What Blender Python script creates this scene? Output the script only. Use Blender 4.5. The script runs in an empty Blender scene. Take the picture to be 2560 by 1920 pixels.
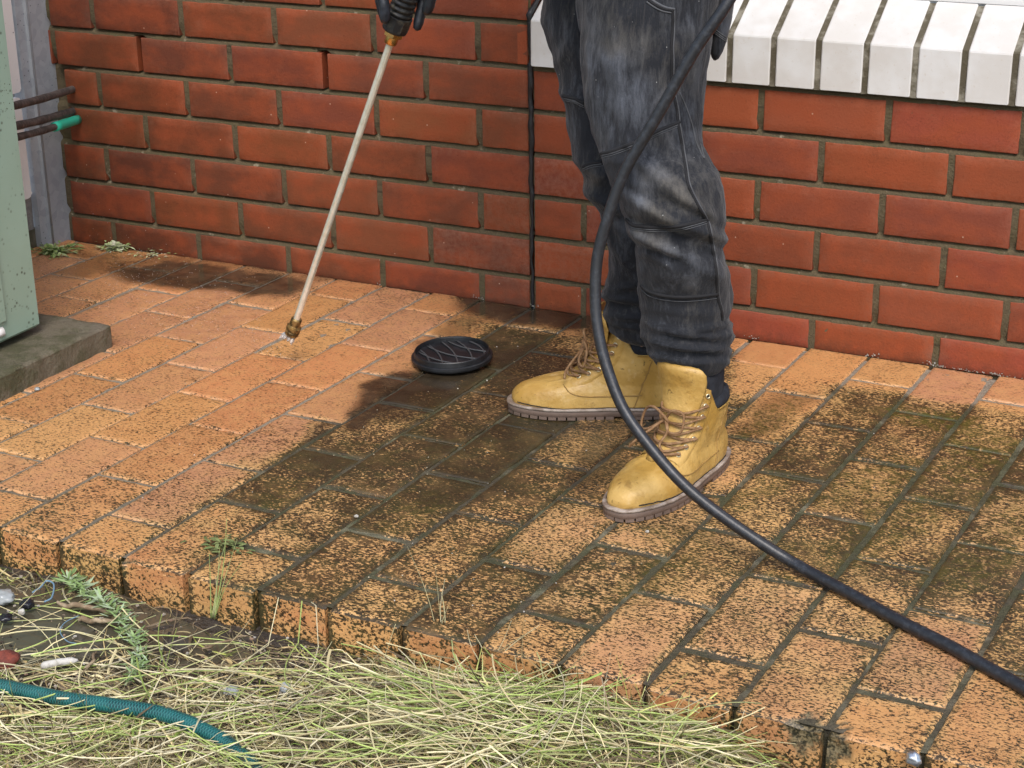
import bpy, math, random
import numpy as np
from mathutils import Vector, Matrix
from mathutils.bvhtree import BVHTree
from mathutils import noise as mnoise
random.seed(7); rng = np.random.default_rng(11)
S = bpy.context.scene; COL = S.collection
R = math.radians
# ---------------------------------------------------------------- camera, sky, sun, exposure
CF = 4330.99
CE = (1.19904, 0.01104, 0.45474)
CL = np.array([0.86399, -3.03652, 1.14166])
cam = bpy.data.cameras.new('camera'); camo = bpy.data.objects.new('camera', cam); COL.objects.link(camo)
camo.location = CL; camo.rotation_euler = CE
cam.sensor_width = 36; cam.lens = CF/2560*36; cam.clip_end = 2000; cam.clip_start = 0.05
S.camera = camo
w = bpy.data.worlds.new('World'); S.world = w; w.use_nodes = True
nt = w.node_tree; sky = nt.nodes.new('ShaderNodeTexSky'); sky.sky_type = 'NISHITA'; sky.sun_disc = False
SUN_EL, SUN_AZ = R(52), R(150)      # azimuth measured clockwise from +y
sky.sun_elevation = SUN_EL; sky.sun_rotation = SUN_AZ; sky.dust_density = 2.5; sky.air_density = 1.2
nt.links.new(sky.outputs[0], nt.nodes['Background'].inputs[0]); nt.nodes['Background'].inputs[1].default_value = 0.15
sl = bpy.data.lights.new('sun', 'SUN'); sl.energy = 1.5; sl.angle = R(24); sl.color = (1, .965, .93)
slo = bpy.data.objects.new('sun', sl); COL.objects.link(slo)
sd = Vector((math.sin(SUN_AZ)*math.cos(SUN_EL), math.cos(SUN_AZ)*math.cos(SUN_EL), math.sin(SUN_EL)))
slo.rotation_euler = sd.to_track_quat('Z', 'Y').to_euler(); slo.location = (2, -4, 5)
S.view_settings.view_transform = 'Standard'; S.view_settings.look = 'None'; S.view_settings.exposure = 0.6
S.view_settings.gamma = 1; S.view_settings.use_curve_mapping = False

# ---------------------------------------------------------------- camera maths (pixels of the 2560 px photo -> points of the place)
RM = np.array(camo.rotation_euler.to_matrix())
def ray(u, v): return RM @ np.array([(u-1280)/CF, -(v-960)/CF, -1.0])
def aty(u, v, Y):
    d = ray(u, v); t = (Y-CL[1])/d[1]; return CL+t*d
def atz(u, v, Z=0.0):
    d = ray(u, v); t = (Z-CL[2])/d[2]; return CL+t*d
def proj(P):
    q = (np.asarray(P, float)-CL) @ RM
    return np.stack([1280+CF*q[..., 0]/-q[..., 2], 960-CF*q[..., 1]/-q[..., 2]], -1)
D = 1.1573      # the 2212 px view of the photo -> its own pixels

# ---------------------------------------------------------------- naming helpers
def link(o, parent=None):
    COL.objects.link(o)
    if parent is not None: o.parent = parent
    return o
def tag(o, label=None, cat=None, group=None, kind=None):
    if label: o['label'] = label
    if cat: o['category'] = cat
    if group: o['group'] = group
    if kind: o['kind'] = kind
    return o
def empty(name, loc=(0, 0, 0)):
    o = bpy.data.objects.new(name, None); o.location = loc; o.empty_display_size = .05; COL.objects.link(o); return o
def mesh(name, V, F, mats, parent=None, mi=None, smooth=True, attrs=None, world=True):
    me = bpy.data.meshes.new(name)
    V = np.asarray(V, float).reshape(-1, 3)
    if parent is not None and world:
        V = V - np.array(root_loc(parent))
    me.from_pydata(V.tolist(), [], F if isinstance(F, list) else np.asarray(F).tolist())
    for m in (mats if isinstance(mats, (list, tuple)) else [mats]): me.materials.append(m)
    if mi is not None: me.polygons.foreach_set('material_index', np.asarray(mi, np.int32))
    me.polygons.foreach_set('use_smooth', np.full(len(me.polygons), smooth))
    if attrs:
        for k, a in attrs.items():
            a = np.asarray(a, np.float32)
            if a.ndim == 1:
                at = me.attributes.new(k, 'FLOAT', 'POINT'); at.data.foreach_set('value', a)
            else:
                at = me.attributes.new(k, 'FLOAT_COLOR', 'POINT')
                at.data.foreach_set('color', np.concatenate([a, np.ones((len(a), 1), np.float32)], 1).ravel())
    me.update()
    o = bpy.data.objects.new(name, me); return link(o, parent)
def root_loc(p):
    t = Vector((0, 0, 0))
    while p is not None: t = t + p.location; p = p.parent
    return t

# ---------------------------------------------------------------- geometry helpers
class MB:
    def __init__(s): s.V = []; s.F = []; s.mi = []; s.n = 0; s.a = []
    def add(s, V, F, mi=0, a=None):
        V = np.asarray(V, float)
        s.V.append(V); s.F += [tuple(i+s.n for i in f) for f in F]; s.mi += [mi]*len(F); s.n += len(V)
        s.a.append(np.zeros((len(V), 3)) if a is None else np.broadcast_to(np.asarray(a, float), (len(V), 3)))
    def build(s, name, mats, parent=None, smooth=True, col=False, attrs=None):
        at = dict(attrs or {})
        if col: at['tint'] = np.concatenate(s.a)
        return mesh(name, np.concatenate(s.V), s.F, mats, parent, s.mi, smooth, at or None)
def box_vf(c, h, rz=0, bev=0):
    bm_v = []; cx, cy, cz = c; hx, hy, hz = h
    if bev <= 0:
        for z in (-hz, hz):
            for x, y in ((-hx, -hy), (hx, -hy), (hx, hy), (-hx, hy)): bm_v.append((x, y, z))
        F = [(3, 2, 1, 0), (4, 5, 6, 7), (0, 1, 5, 4), (1, 2, 6, 5), (2, 3, 7, 6), (3, 0, 4, 7)]
    else:
        rings = [(-hz, bev), (-hz+bev, 0), (hz-bev, 0), (hz, bev)]
        for z, i in rings:
            b = bev
            x1, y1 = hx-i, hy-i; k = b if i == 0 else b*.6
            for x, y in ((-x1+k, -y1), (x1-k, -y1), (x1, -y1+k), (x1, y1-k), (x1-k, y1), (-x1+k, y1), (-x1, y1-k), (-x1, -y1+k)):
                bm_v.append((x, y, z))
        F = [tuple(range(7, -1, -1)), tuple(range(24, 32))]
        for r in range(3):
            for i in range(8):
                j = (i+1) % 8; F.append((r*8+i, r*8+j, r*8+8+j, r*8+8+i))
    V = np.array(bm_v, float); c_, s_ = math.cos(rz), math.sin(rz)
    V = np.stack([V[:, 0]*c_-V[:, 1]*s_+cx, V[:, 0]*s_+V[:, 1]*c_+cy, V[:, 2]+cz], 1)
    return V, F
def smoothpath(P, n=8, closed=False):
    P = [np.array(p, float) for p in P]; out = []
    m = len(P)
    rngk = range(m) if closed else range(m-1)
    for i in rngk:
        p0 = P[(i-1) % m] if (closed or i > 0) else 2*P[0]-P[1]
        p1 = P[i]; p2 = P[(i+1) % m]
        p3 = P[(i+2) % m] if (closed or i+2 < m) else 2*P[-1]-P[-2]
        for k in range(n):
            t = k/n
            out.append(.5*((2*p1)+(-p0+p2)*t+(2*p0-5*p1+4*p2-p3)*t*t+(-p0+3*p1-3*p2+p3)*t**3))
    if not closed: out.append(P[-1])
    return np.array(out)
def tube_vf(P, r, seg=10, closed=False, caps=True):
    P = np.asarray(P, float); n = len(P)
    r = np.broadcast_to(np.asarray(r, float), (n,))
    T = np.gradient(P, axis=0)
    if closed: T = np.roll(P, -1, 0)-np.roll(P, 1, 0)
    T /= np.linalg.norm(T, axis=1)[:, None]+1e-12
    up = np.array([0, 0, 1.0]) if abs(T[0][2]) < .9 else np.array([1.0, 0, 0])
    V = []; N = up-T[0]*(up@T[0]); N /= np.linalg.norm(N)
    for i in range(n):
        N = N-T[i]*(N@T[i]); N /= np.linalg.norm(N)+1e-12; B = np.cross(T[i], N)
        for k in range(seg):
            a = 2*math.pi*k/seg; V.append(P[i]+r[i]*(math.cos(a)*N+math.sin(a)*B))
    F = []
    for i in range(n if closed else n-1):
        for k in range(seg):
            j = (k+1) % seg; i2 = (i+1) % n
            F.append((i*seg+k, i*seg+j, i2*seg+j, i2*seg+k))
    if caps and not closed:
        F.append(tuple(range(seg-1, -1, -1))); F.append(tuple((n-1)*seg+k for k in range(seg)))
    return np.array(V), F
def loft_vf(rings, capb=True, capt=True):
    n = len(rings); m = len(rings[0]); V = np.concatenate(rings); F = []
    for i in range(n-1):
        for k in range(m):
            j = (k+1) % m; F.append((i*m+k, i*m+j, i*m+m+j, i*m+m+k))
    if capb: F.append(tuple(range(m-1, -1, -1)))
    if capt: F.append(tuple((n-1)*m+k for k in range(m)))
    return V, F
def lathe(axis0, axis1, prof, seg=24, facet=None):
    """prof: list of (t along axis in metres, radius)."""
    a = np.array(axis0, float); d = np.array(axis1, float)-a; d /= np.linalg.norm(d)
    up = np.array([0, 0, 1.0]) if abs(d[2]) < .9 else np.array([1.0, 0, 0])
    N = up-d*(up@d); N /= np.linalg.norm(N); B = np.cross(d, N)
    rings = [np.array([a+d*t+r*(math.cos(2*math.pi*k/seg)*N+math.sin(2*math.pi*k/seg)*B) for k in range(seg)]) for t, r in prof]
    return loft_vf(rings)
RB = random.Random(77)
def grid_brick(o, ex, ey, ez, lx, ly, nx, ny, depth, rad, wob=.0012, seed=0, top=0.0, front=False):
    """a brick whose face lies in ex/ey with normal ez; rounded, slightly uneven arrises"""
    def coords(L, n):
        e = [0, rad*.35, rad]; mid = np.linspace(rad, L-rad, n)[1:-1]
        return np.array(e+list(mid)+[L-rad, L-rad*.35, L])
    X = coords(lx, nx); Y = coords(ly, ny); gx, gy = np.meshgrid(X, Y, indexing='ij')
    ed = np.minimum(np.minimum(gx, lx-gx), np.minimum(gy, ly-gy))
    h = -rad*.8*np.clip(1-ed/rad, 0, 1)**2
    sx = gx+seed*1.7; sy = gy+seed*.9
    nx_, ny_ = gx.shape
    wv = np.array([[mnoise.noise(Vector((sx[i, j]*60, sy[i, j]*60, seed))) for j in range(ny_)] for i in range(nx_)]) if wob > 0 else np.zeros_like(gx)
    h = h+wv*wob*.5*(ed < rad*1.2)+top
    px = gx+wv*wob*np.where((gx < rad*.6) | (gx > lx-rad*.6), 1, 0)
    py = gy+wv*wob*np.where((gy < rad*.6) | (gy > ly-rad*.6), 1, 0)
    V = o+px[..., None]*ex+py[..., None]*ey+h[..., None]*ez
    idx = np.arange(nx_*ny_).reshape(nx_, ny_)
    a, b, c, d = idx[:-1, :-1].ravel(), idx[1:, :-1].ravel(), idx[1:, 1:].ravel(), idx[:-1, 1:].ravel()
    F = np.stack([a, b, c, d], 1).tolist()
    per = list(idx[:, 0])+list(idx[-1, 1:])+list(idx[-2::-1, -1])+list(idx[0, -2:0:-1])
    Vf = V.reshape(-1, 3); n0 = len(Vf)
    m = len(per); lv = [0, .003, .012, .022, .034, .046, .056, depth] if front else [0, depth]
    V2 = [Vf]; pv = Vf[per]; ctr = pv.mean(0)
    for k, dz in enumerate(lv):
        rg = pv-dz*ez
        if front and k:
            dd = rg-ctr; wn_ = np.array([mnoise.noise(Vector(p)*55)+.5*mnoise.noise(Vector(p)*160) for p in rg]); rg = rg+ey*(wn_*.0011*(np.abs(pv[:, 1]-pv[:, 1].min()) < .004))[:, None]
        V2.append(rg)
    V2 = np.concatenate(V2)
    for k in range(len(lv)-1):
        b0 = n0+k*m
        for i in range(m):
            j = (i+1) % m; F.append((b0+i, b0+m+i, b0+m+j, b0+j))
    flat = np.stack([gx, gy], -1).reshape(-1, 2)
    return V2, [tuple(f) for f in F], flat, n0

# ---------------------------------------------------------------- material helpers
class NT:
    def __init__(s, name):
        s.m = bpy.data.materials.new(name); s.m.use_nodes = True; s.t = s.m.node_tree; s.b = s.t.nodes['Principled BSDF']; s.x = 0
        s.co = s.t.nodes.new('ShaderNodeTexCoord').outputs['Object']
    def n(s, t, **k):
        nd = s.t.nodes.new(t)
        for a, v in k.items():
            if a in nd.inputs.keys() if hasattr(nd.inputs, 'keys') else False: pass
            setattr(nd, a, v)
        return nd
    def set(s, inp, v):
        if isinstance(v, bpy.types.NodeSocket): s.t.links.new(v, inp)
        elif isinstance(v, (tuple, list)) and len(v) == 3 and inp.type == 'RGBA': inp.default_value = (*v, 1)
        else: inp.default_value = v
    def attr(s, name, fac=True):
        a = s.t.nodes.new('ShaderNodeAttribute'); a.attribute_name = name; return a.outputs['Fac' if fac else 'Color']
    def mapv(s, scale, vec=None, rot=(0, 0, 0)):
        m = s.t.nodes.new('ShaderNodeMapping'); s.set(m.inputs[0], vec or s.co); m.inputs['Scale'].default_value = scale; m.inputs['Rotation'].default_value = rot; return m.outputs[0]
    def noise(s, scale, detail=4, rough=.6, dist=0, vec=None):
        t = s.t.nodes.new('ShaderNodeTexNoise'); s.set(t.inputs['Vector'], vec or s.co); t.inputs['Scale'].default_value = scale
        t.inputs['Detail'].default_value = detail; t.inputs['Roughness'].default_value = rough; t.inputs['Distortion'].default_value = dist; return t.outputs['Fac']
    def vor(s, scale, feat='F1', vec=None, out='Distance'):
        t = s.t.nodes.new('ShaderNodeTexVoronoi'); t.feature = feat; s.set(t.inputs['Vector'], vec or s.co); t.inputs['Scale'].default_value = scale; return t.outputs[out]
    def math(s, op, a, b=0.0, c=None, clamp=False):
        m = s.t.nodes.new('ShaderNodeMath'); m.operation = op; s.set(m.inputs[0], a); s.set(m.inputs[1], b)
        if c is not None: s.set(m.inputs[2], c)
        m.use_clamp = clamp; return m.outputs[0]
    def ss(s, x, lo, hi, a=0.0, b=1.0):
        m = s.t.nodes.new('ShaderNodeMapRange'); m.interpolation_type = 'SMOOTHSTEP'; s.set(m.inputs[0], x); s.set(m.inputs[1], lo); s.set(m.inputs[2], hi); m.inputs[3].default_value = a; m.inputs[4].default_value = b; return m.outputs[0]
    def mix(s, f, a, b, mode='MIX'):
        m = s.t.nodes.new('ShaderNodeMix'); m.data_type = 'RGBA'; m.blend_type = mode; s.set(m.inputs[0], f); s.set(m.inputs[6], a); s.set(m.inputs[7], b); return m.outputs[2]
    def ramp(s, f, stops):
        r = s.t.nodes.new('ShaderNodeValToRGB'); s.set(r.inputs[0], f); e = r.color_ramp.elements
        while len(e) < len(stops): e.new(.5)
        for i, (p, c) in enumerate(stops): e[i].position = p; e[i].color = (*c, 1)
        return r.outputs[0]
    def bump(s, h, dist=.002, st=1.0, prev=None):
        b = s.t.nodes.new('ShaderNodeBump'); b.inputs['Strength'].default_value = st; b.inputs['Distance'].default_value = dist; s.set(b.inputs['Height'], h)
        if prev is not None: s.set(b.inputs['Normal'], prev)
        return b.outputs[0]
    def out(s, col=None, rough=None, normal=None, metal=None, spec=None, **k):
        if col is not None: s.set(s.b.inputs['Base Color'], col)
        if rough is not None: s.set(s.b.inputs['Roughness'], rough)
        if normal is not None: s.set(s.b.inputs['Normal'], normal)
        if metal is not None: s.set(s.b.inputs['Metallic'], metal)
        if spec is not None: s.set(s.b.inputs['Specular IOR Level'], spec)
        for a, v in k.items(): s.set(s.b.inputs[a.replace('_', ' ')], v)
        return s.m

def m_paver():
    t = NT('terracotta_paver')
    tone = t.attr('tint', False); dirt = t.attr('dirt'); mud = t.attr('mud'); moss = t.attr('moss')
    n1 = t.noise(1, 4, .66, .5, t.mapv((165, 290, 220)))
    n2 = t.noise(1, 4, .62, .8, t.mapv((62, 104, 90)))
    mid = t.noise(1, 4, .65, .4, t.mapv((24, 30, 26))); big = t.noise(8, 4, .62)
    base = t.mix(t.ss(t.noise(30, 3, .6), .35, .7), tone, (.62, .34, .13)); base = t.mix(.35, tone, base); base = t.mix(t.ss(dirt, .38, .7, 0, .62), base, (.72, .43, .165))
    base = t.mix(t.ss(t.noise(330, 2, .5), .5, .75, 0, .30), base, (.62, .38, .20)); base = t.mix(t.ss(mid, .5, .75, 0, .35), base, (.42, .17, .06))
    ar = t.attr('arris'); base = t.mix(t.math('MULTIPLY', ar, t.ss(t.noise(38, 4, .7), .42, .62, .1, .42), clamp=True), base, (.74, .48, .28))
    # pits and grime held in the drag marks of the face, uneven from patch to patch
    d = t.math('ADD', dirt, t.math('MULTIPLY', t.math('SUBTRACT', big, .5), .75)); d = t.math('ADD', d, t.math('MULTIPLY', t.math('SUBTRACT', mid, .5), .55)); d = t.math('MULTIPLY', d, t.ss(dirt, 0, .14))
    s1 = t.ss(t.math('SUBTRACT', n1, t.math('MULTIPLY_ADD', d, -.205, .618)), -.02, .05)
    s2 = t.ss(t.math('SUBTRACT', n2, t.math('MULTIPLY_ADD', d, -.22, .725)), -.03, .06)
    sp = t.math('MAXIMUM', s1, t.math('MULTIPLY', s2, .9))
    soft = t.math('MULTIPLY', t.ss(t.noise(10, 4, .65, .3), .40, .62), t.ss(dirt, .35, .75, 0, .30)); base = t.mix(soft, base, t.mix(t.ss(t.noise(5, 2), .4, .6), (.20, .135, .045), (.17, .14, .045)))
    sp = t.math('MULTIPLY', sp, t.ss(t.noise(18, 3, .6), .25, .55, .85, 1.0))
    grime = t.mix(t.ss(t.noise(28, 3, .6), .42, .6), (.017, .015, .009), (.024, .028, .011))
    col = t.mix(t.math('MULTIPLY', sp, t.ss(dirt, 0, .45, .50, .96)), base, grime)
    film = t.math('MULTIPLY', t.ss(d, .80, 1.5, 0, .62), t.ss(t.noise(60, 4, .7), .3, .62, .35, 1))
    col = t.mix(film, col, (.060, .048, .022))
    mm = t.math('MULTIPLY', moss, t.ss(t.noise(55, 4, .7), .38, .6), clamp=True)
    col = t.mix(t.math('MULTIPLY', mm, .85), col, (.065, .068, .010))
    mf = t.math('MULTIPLY', mud, t.ss(t.noise(38, 4, .6), .2, .6, .85, 1.0), clamp=True)
    mudc = t.mix(t.ss(t.noise(16, 3, .6), .35, .65), (.020, .015, .010), (.045, .034, .022))
    col = t.mix(t.math('MULTIPLY', mf, .95), col, mudc)
    chip = t.attr('chip'); col = t.mix(chip, col, t.mix(t.ss(t.noise(170, 4, .7), .4, .62), (.024, .022, .012), (.22, .17, .09)))
    rough = t.math('ADD', t.ss(mud, 0, 1, .44, .16), t.math('MULTIPLY', t.ss(big, .4, .65), -.10)); 
    hh = t.math('MULTIPLY_ADD', n1, -.5, t.math('MULTIPLY', n2, -.35))
    hh = t.math('MULTIPLY', hh, t.ss(mud, 0, 1, 1, .12))
    nb = t.bump(hh, .0035, .55)
    return t.out(col, rough, nb, spec=.42)
def m_joint():
    t = NT('sand_joint')
    dirt = t.attr('dirt'); moss = t.attr('moss'); mud = t.attr('mud')
    n = t.noise(160, 5, .7); b = t.noise(12, 4, .6)
    clean = t.mix(n, (.15, .12, .085), (.42, .36, .27))
    dirty = t.mix(n, (.026, .021, .012), (.135, .110, .064))
    col = t.mix(t.ss(dirt, .25, .6), clean, dirty)
    col = t.mix(t.math('MULTIPLY', t.ss(b, .5, .68), t.ss(dirt, .3, .7)), col, (.22, .20, .13))
    gr = t.math('MULTIPLY', t.ss(dirt, .45, .8), t.ss(t.noise(17, 3, .6), .42, .6))
    col = t.mix(t.math('MAXIMUM', t.math('MULTIPLY', moss, .9), t.math('MULTIPLY', gr, .6), clamp=True), col, (.055, .065, .02))
    col = t.mix(t.math('MULTIPLY', mud, .85), col, (.03, .024, .015))
    return t.out(col, .75, t.bump(t.math('ADD', n, t.noise(60, 3, .6)), .006, 1.0))
def m_brick():
    t = NT('red_brick')
    tone = t.attr('tint', False)
    n = t.noise(220, 4, .65); f = t.noise(1, 4, .6, 0, t.mapv((10, 10, 16)))
    col = t.mix(t.ss(f, .35, .68, 0, .7), tone, (.30, .068, .026))
    col = t.mix(t.ss(n, .55, .72, 0, .30), col, (.11, .032, .018))
    sp = t.vor(55); col = t.mix(t.ss(sp, .0, .10, .55, 0), col, (.09, .022, .012))
    wh = t.vor(26); col = t.mix(t.ss(wh, .03, .045, .8, 0), col, (.5, .33, .24))
    bl = t.noise(1, 5, .65, .2, t.mapv((7, 7, 12))); col = t.mix(t.ss(bl, .58, .80, 0, .40), col, (.30, .145, .095))
    eff = t.attr('eff'); col = t.mix(t.math('MULTIPLY', eff, t.ss(t.noise(90, 4, .7), .35, .65), clamp=True), col, (.50, .33, .24))
    sc = t.noise(1, 6, .75, 1.4, t.mapv((28, 28, 28))); ln = t.math('ABSOLUTE', t.math('SUBTRACT', sc, .5))
    col = t.mix(t.math('MULTIPLY', t.ss(ln, 0, .008, .65, 0), t.ss(t.noise(6, 2), .52, .62)), col, (.07, .02, .012))
    gr = t.attr('dirt'); col = t.mix(t.math('MULTIPLY', gr, t.ss(t.noise(45, 4, .7), .3, .65), clamp=True), col, (.055, .03, .02))
    return t.out(col, t.ss(n, .3, .7, .6, .8), t.bump(t.math('MULTIPLY_ADD', f, 1.0, n), .0014, .6), spec=.18)
def m_mortar():
    t = NT('olive_mortar')
    n = t.noise(240, 5, .7); b = t.noise(14, 4, .65)
    col = t.mix(n, (.045, .034, .017), (.17, .130, .070)); col = t.mix(t.ss(b, .46, .68, 0, .6), col, (.09, .078, .03))
    col = t.mix(t.ss(t.noise(33, 4, .6), .62, .72, 0, .6), col, (.42, .37, .27))
    col = t.mix(t.ss(t.noise(1, 4, .6, 0, t.mapv((9, 9, 70))), .56, .7, 0, .7), col, (.03, .022, .012))  # dark streaks along the beds: grime, plus recess shade put into the colour
    return t.out(col, .85, t.bump(n, .004, .9))
def m_cream():
    t = NT('cream_glazed_brick'); n = t.noise(170, 4, .6)
    col = t.mix(t.ss(t.noise(11, 3), .4, .7), (.60, .575, .54), (.68, .675, .66)); col = t.mix(t.ss(n, .60, .72, 0, .35), col, (.50, .43, .33))
    return t.out(col, .42, t.bump(n, .0006, .4), spec=.5)
def m_caulk():
    t = NT('black_sealant'); return t.out((.012, .012, .013), .5, t.bump(t.noise(70, 4, .6), .003, .6))
def m_simple(name, col, rough=.5, metal=0, nscale=0, nd=.001, col2=None, cs=20, lo=.4, hi=.65, spec=.5):
    t = NT(name); c = col
    if col2 is not None: c = t.mix(t.ss(t.noise(cs, 4, .65), lo, hi), col, col2)
    nb = t.bump(t.noise(nscale, 4, .6), nd, .6) if nscale else None
    return t.out(c, rough, nb, metal, spec)
def m_cabinet():
    t = NT('sage_green_paint'); n = t.vor(75, vec=t.mapv((1, 1, 1))); k = t.noise(3.2, 3, .5)
    col = t.mix(t.ss(t.noise(8, 3), .35, .7), (.265, .37, .295), (.285, .40, .325))
    sz = t.math('MULTIPLY', t.ss(k, .38, .62), t.ss(t.noise(23, 2), .42, .6))
    col = t.mix(t.math('MULTIPLY', t.ss(n, .04, .30, 1, 0), sz), col, (.045, .05, .035))
    col = t.mix(t.ss(t.noise(600, 2), .62, .8, 0, .15), col, (.15, .2, .15))
    k2 = t.vor(160); col = t.mix(t.math('MULTIPLY', t.ss(k2, .10, .28, 1, 0), t.ss(t.noise(6, 3), .52, .62)), col, (.04, .045, .03)); col = t.mix(t.ss(t.noise(9, 5, .7, .6), .70, .74, 0, .8), col, (.12, .08, .04))
    return t.out(col, .42, t.bump(t.noise(380, 2), .0003, .35), spec=.45)
def m_galv():
    t = NT('galvanised_steel'); v = t.vor(60, out='Color'); n = t.noise(14, 5, .7)
    bw = t.n('ShaderNodeRGBToBW'); t.set(bw.inputs[0], v)
    col = t.mix(bw.outputs[0], (.28, .30, .325), (.37, .39, .415)); col = t.mix(t.ss(n, .58, .72, 0, .65), col, (.42, .45, .48))
    sp = t.vor(85); col = t.mix(t.math('MULTIPLY', t.ss(sp, .04, .18, 1, 0), t.ss(t.noise(9, 2), .42, .6)), col, (.03, .035, .035))
    return t.out(col, .5, t.bump(n, .001, .3), metal=.1)
def m_white_dirty():
    t = NT('weathered_white_paint'); sp = t.vor(70)
    col = t.mix(t.ss(t.noise(6, 4), .5, .75, 0, .5), (.78, .75, .72), (.60, .50, .47))
    col = t.mix(t.math('MULTIPLY', t.ss(sp, .03, .15, 1, 0), t.ss(t.noise(20, 2), .40, .55)), col, (.06, .06, .05))
    return t.out(col, .6)
def m_concrete():
    t = NT('mossy_concrete'); n = t.noise(120, 5, .7); b = t.noise(13, 5, .7)
    col = t.mix(n, (.085, .072, .045), (.20, .175, .125)); col = t.mix(t.ss(b, .42, .62), col, t.mix(n, (.040, .040, .018), (.11, .105, .055)))
    col = t.mix(t.ss(t.noise(5, 3), .5, .7, 0, .5), col, (.15, .12, .10))
    return t.out(col, .75, t.bump(t.math('MULTIPLY_ADD', b, 1.5, n), .006, .9))
def m_jeans():
    t = NT('faded_black_denim'); 
    fine = t.noise(1, 3, .6, 0, t.mapv((900, 900, 420))); w1 = t.noise(1, 5, .62, .9, t.mapv((17, 17, 6))); w2 = t.noise(1, 5, .65, .5, t.mapv((42, 42, 13)))
    fade = t.attr('fade'); warm = t.noise(7, 3, .5)
    dark = t.mix(fine, (.009, .010, .013), (.026, .028, .034))
    grey = t.mix(fine, (.085, .095, .115), (.21, .225, .26)); grey2 = t.mix(fine, (.08, .074, .064), (.18, .165, .145))
    st = t.noise(1, 5, .7, .3, t.mapv((170, 170, 30)))
    f = t.math('ADD', t.math('MULTIPLY_ADD', fade, .85, -.15), t.math('MULTIPLY', t.math('SUBTRACT', t.math('ADD', w1, w2), 1.0), 1.25)); f = t.math('ADD', f, t.math('MULTIPLY', t.math('SUBTRACT', st, .5), 1.25))
    f = t.math('MULTIPLY', t.math('MINIMUM', t.math('MAXIMUM', f, 0), 1), .8)
    col = t.mix(f, dark, t.mix(t.ss(warm, .42, .60), grey, grey2))
    sp = t.vor(42); col = t.mix(t.ss(sp, .022, .034, .8, 0), col, (.5, .5, .48))
    nb = t.bump(t.math('MULTIPLY_ADD', w2, .7, w1), .010, .55); nb = t.bump(fine, .0008, .35, nb)
    return t.out(col, .85, nb, spec=.2, Sheen_Weight=.12)
def m_leather():
    t = NT('mustard_leather'); n = t.noise(1, 4, .6, 0, t.mapv((70, 70, 70))); b = t.noise(16, 4, .6); f = t.noise(420, 3, .6)
    col = t.mix(t.ss(b, .35, .65), (.42, .245, .055), (.56, .36, .11))
    col = t.mix(t.ss(t.noise(34, 5, .7, .5), .56, .70, 0, .55), col, (.22, .12, .028))
    sc = t.noise(1, 5, .7, .9, t.mapv((40, 130, 60))); col = t.mix(t.ss(sc, .62, .70, 0, .8), col, (.075, .045, .015))
    sp = t.vor(70); col = t.mix(t.ss(sp, .03, .08, .75, 0), col, (.10, .05, .018))
    col = t.mix(t.ss(t.noise(24, 4, .6), .62, .74, 0, .55), col, (.66, .50, .27))
    nb = t.bump(t.math('MULTIPLY_ADD', b, 2, n), .004, .42); nb = t.bump(f, .0006, .5, nb)
    return t.out(col, t.ss(b, .3, .7, .30, .48), nb, spec=.5)
def m_sole():
    t = NT('rubber_sole'); n = t.noise(60, 4, .65)
    col = t.mix(n, (.105, .070, .052), (.21, .15, .12)); col = t.mix(t.ss(t.noise(25, 4), .55, .7, 0, .5), col, (.07, .05, .035))
    return t.out(col, .6, t.bump(n, .001, .5))
def m_rubber(name, c=(.012, .013, .016), c2=(.06, .068, .082), sc=45, rough=.38):
    t = NT(name); n = t.noise(1, 4, .7, 0, t.mapv((sc, sc, sc))); f = t.noise(400, 2)
    col = t.mix(t.ss(n, .46, .70, 0, .7), c, c2)
    return t.out(col, rough, t.bump(f, .0005, .5), spec=.55)
def m_ghose():
    t = NT('green_braided_hose')
    u = t.attr('hu'); vv = t.attr('hv')
    a = t.math('SINE', t.math('MULTIPLY', t.math('ADD', u, vv), 6.2832)); b = t.math('SINE', t.math('MULTIPLY', t.math('SUBTRACT', u, vv), 6.2832))
    k = t.ss(t.math('MAXIMUM', a, b), .80, .98)
    col = t.mix(t.ss(t.noise(30, 3), .4, .7), (.003, .040, .042), (.006, .085, .085)); col = t.mix(k, col, (.035, .21, .20))
    return t.out(col, .35, t.bump(k, .0008, .5))
def m_soil():
    t = NT('wet_soil'); n = t.noise(90, 5, .7); b = t.noise(16, 4, .65)
    col = t.mix(n, (.020, .015, .011), (.085, .066, .050)); col = t.mix(t.ss(b, .5, .7, 0, .6), col, (.12, .10, .08))
    sp = t.vor(95); col = t.mix(t.math('MULTIPLY', t.ss(sp, .10, .2, 1, 0), t.ss(t.noise(31, 2), .52, .6)), col, (.30, .25, .19))
    return t.out(col, t.ss(b, .4, .6, .35, .8), t.bump(t.math('MULTIPLY_ADD', b, 2, n), .012, 1.0))
def m_tint(name, rough=.6, spec=.3, trans=0.0):
    t = NT(name); c = t.attr('tint', False); c = t.mix(t.ss(t.noise(60, 3), .45, .75, 0, .35), c, (.10, .075, .03))
    t.out(c, rough, spec=spec)
    return t.m
def m_water():
    t = NT('muddy_water'); return t.out((.075, .066, .045), .06, t.bump(t.noise(14, 2), .002, .25), spec=.7)
def m_glass():
    t = NT('window_glass'); return t.out((.03, .035, .04), .05, spec=.8)
def m_spray():
    t = NT('water_spray'); n = t.noise(260, 3, .6)
    t.out((.95, .93, .90), .25, t.bump(n, .002, 1), Transmission_Weight=.75, IOR=1.33); return t.m

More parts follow.
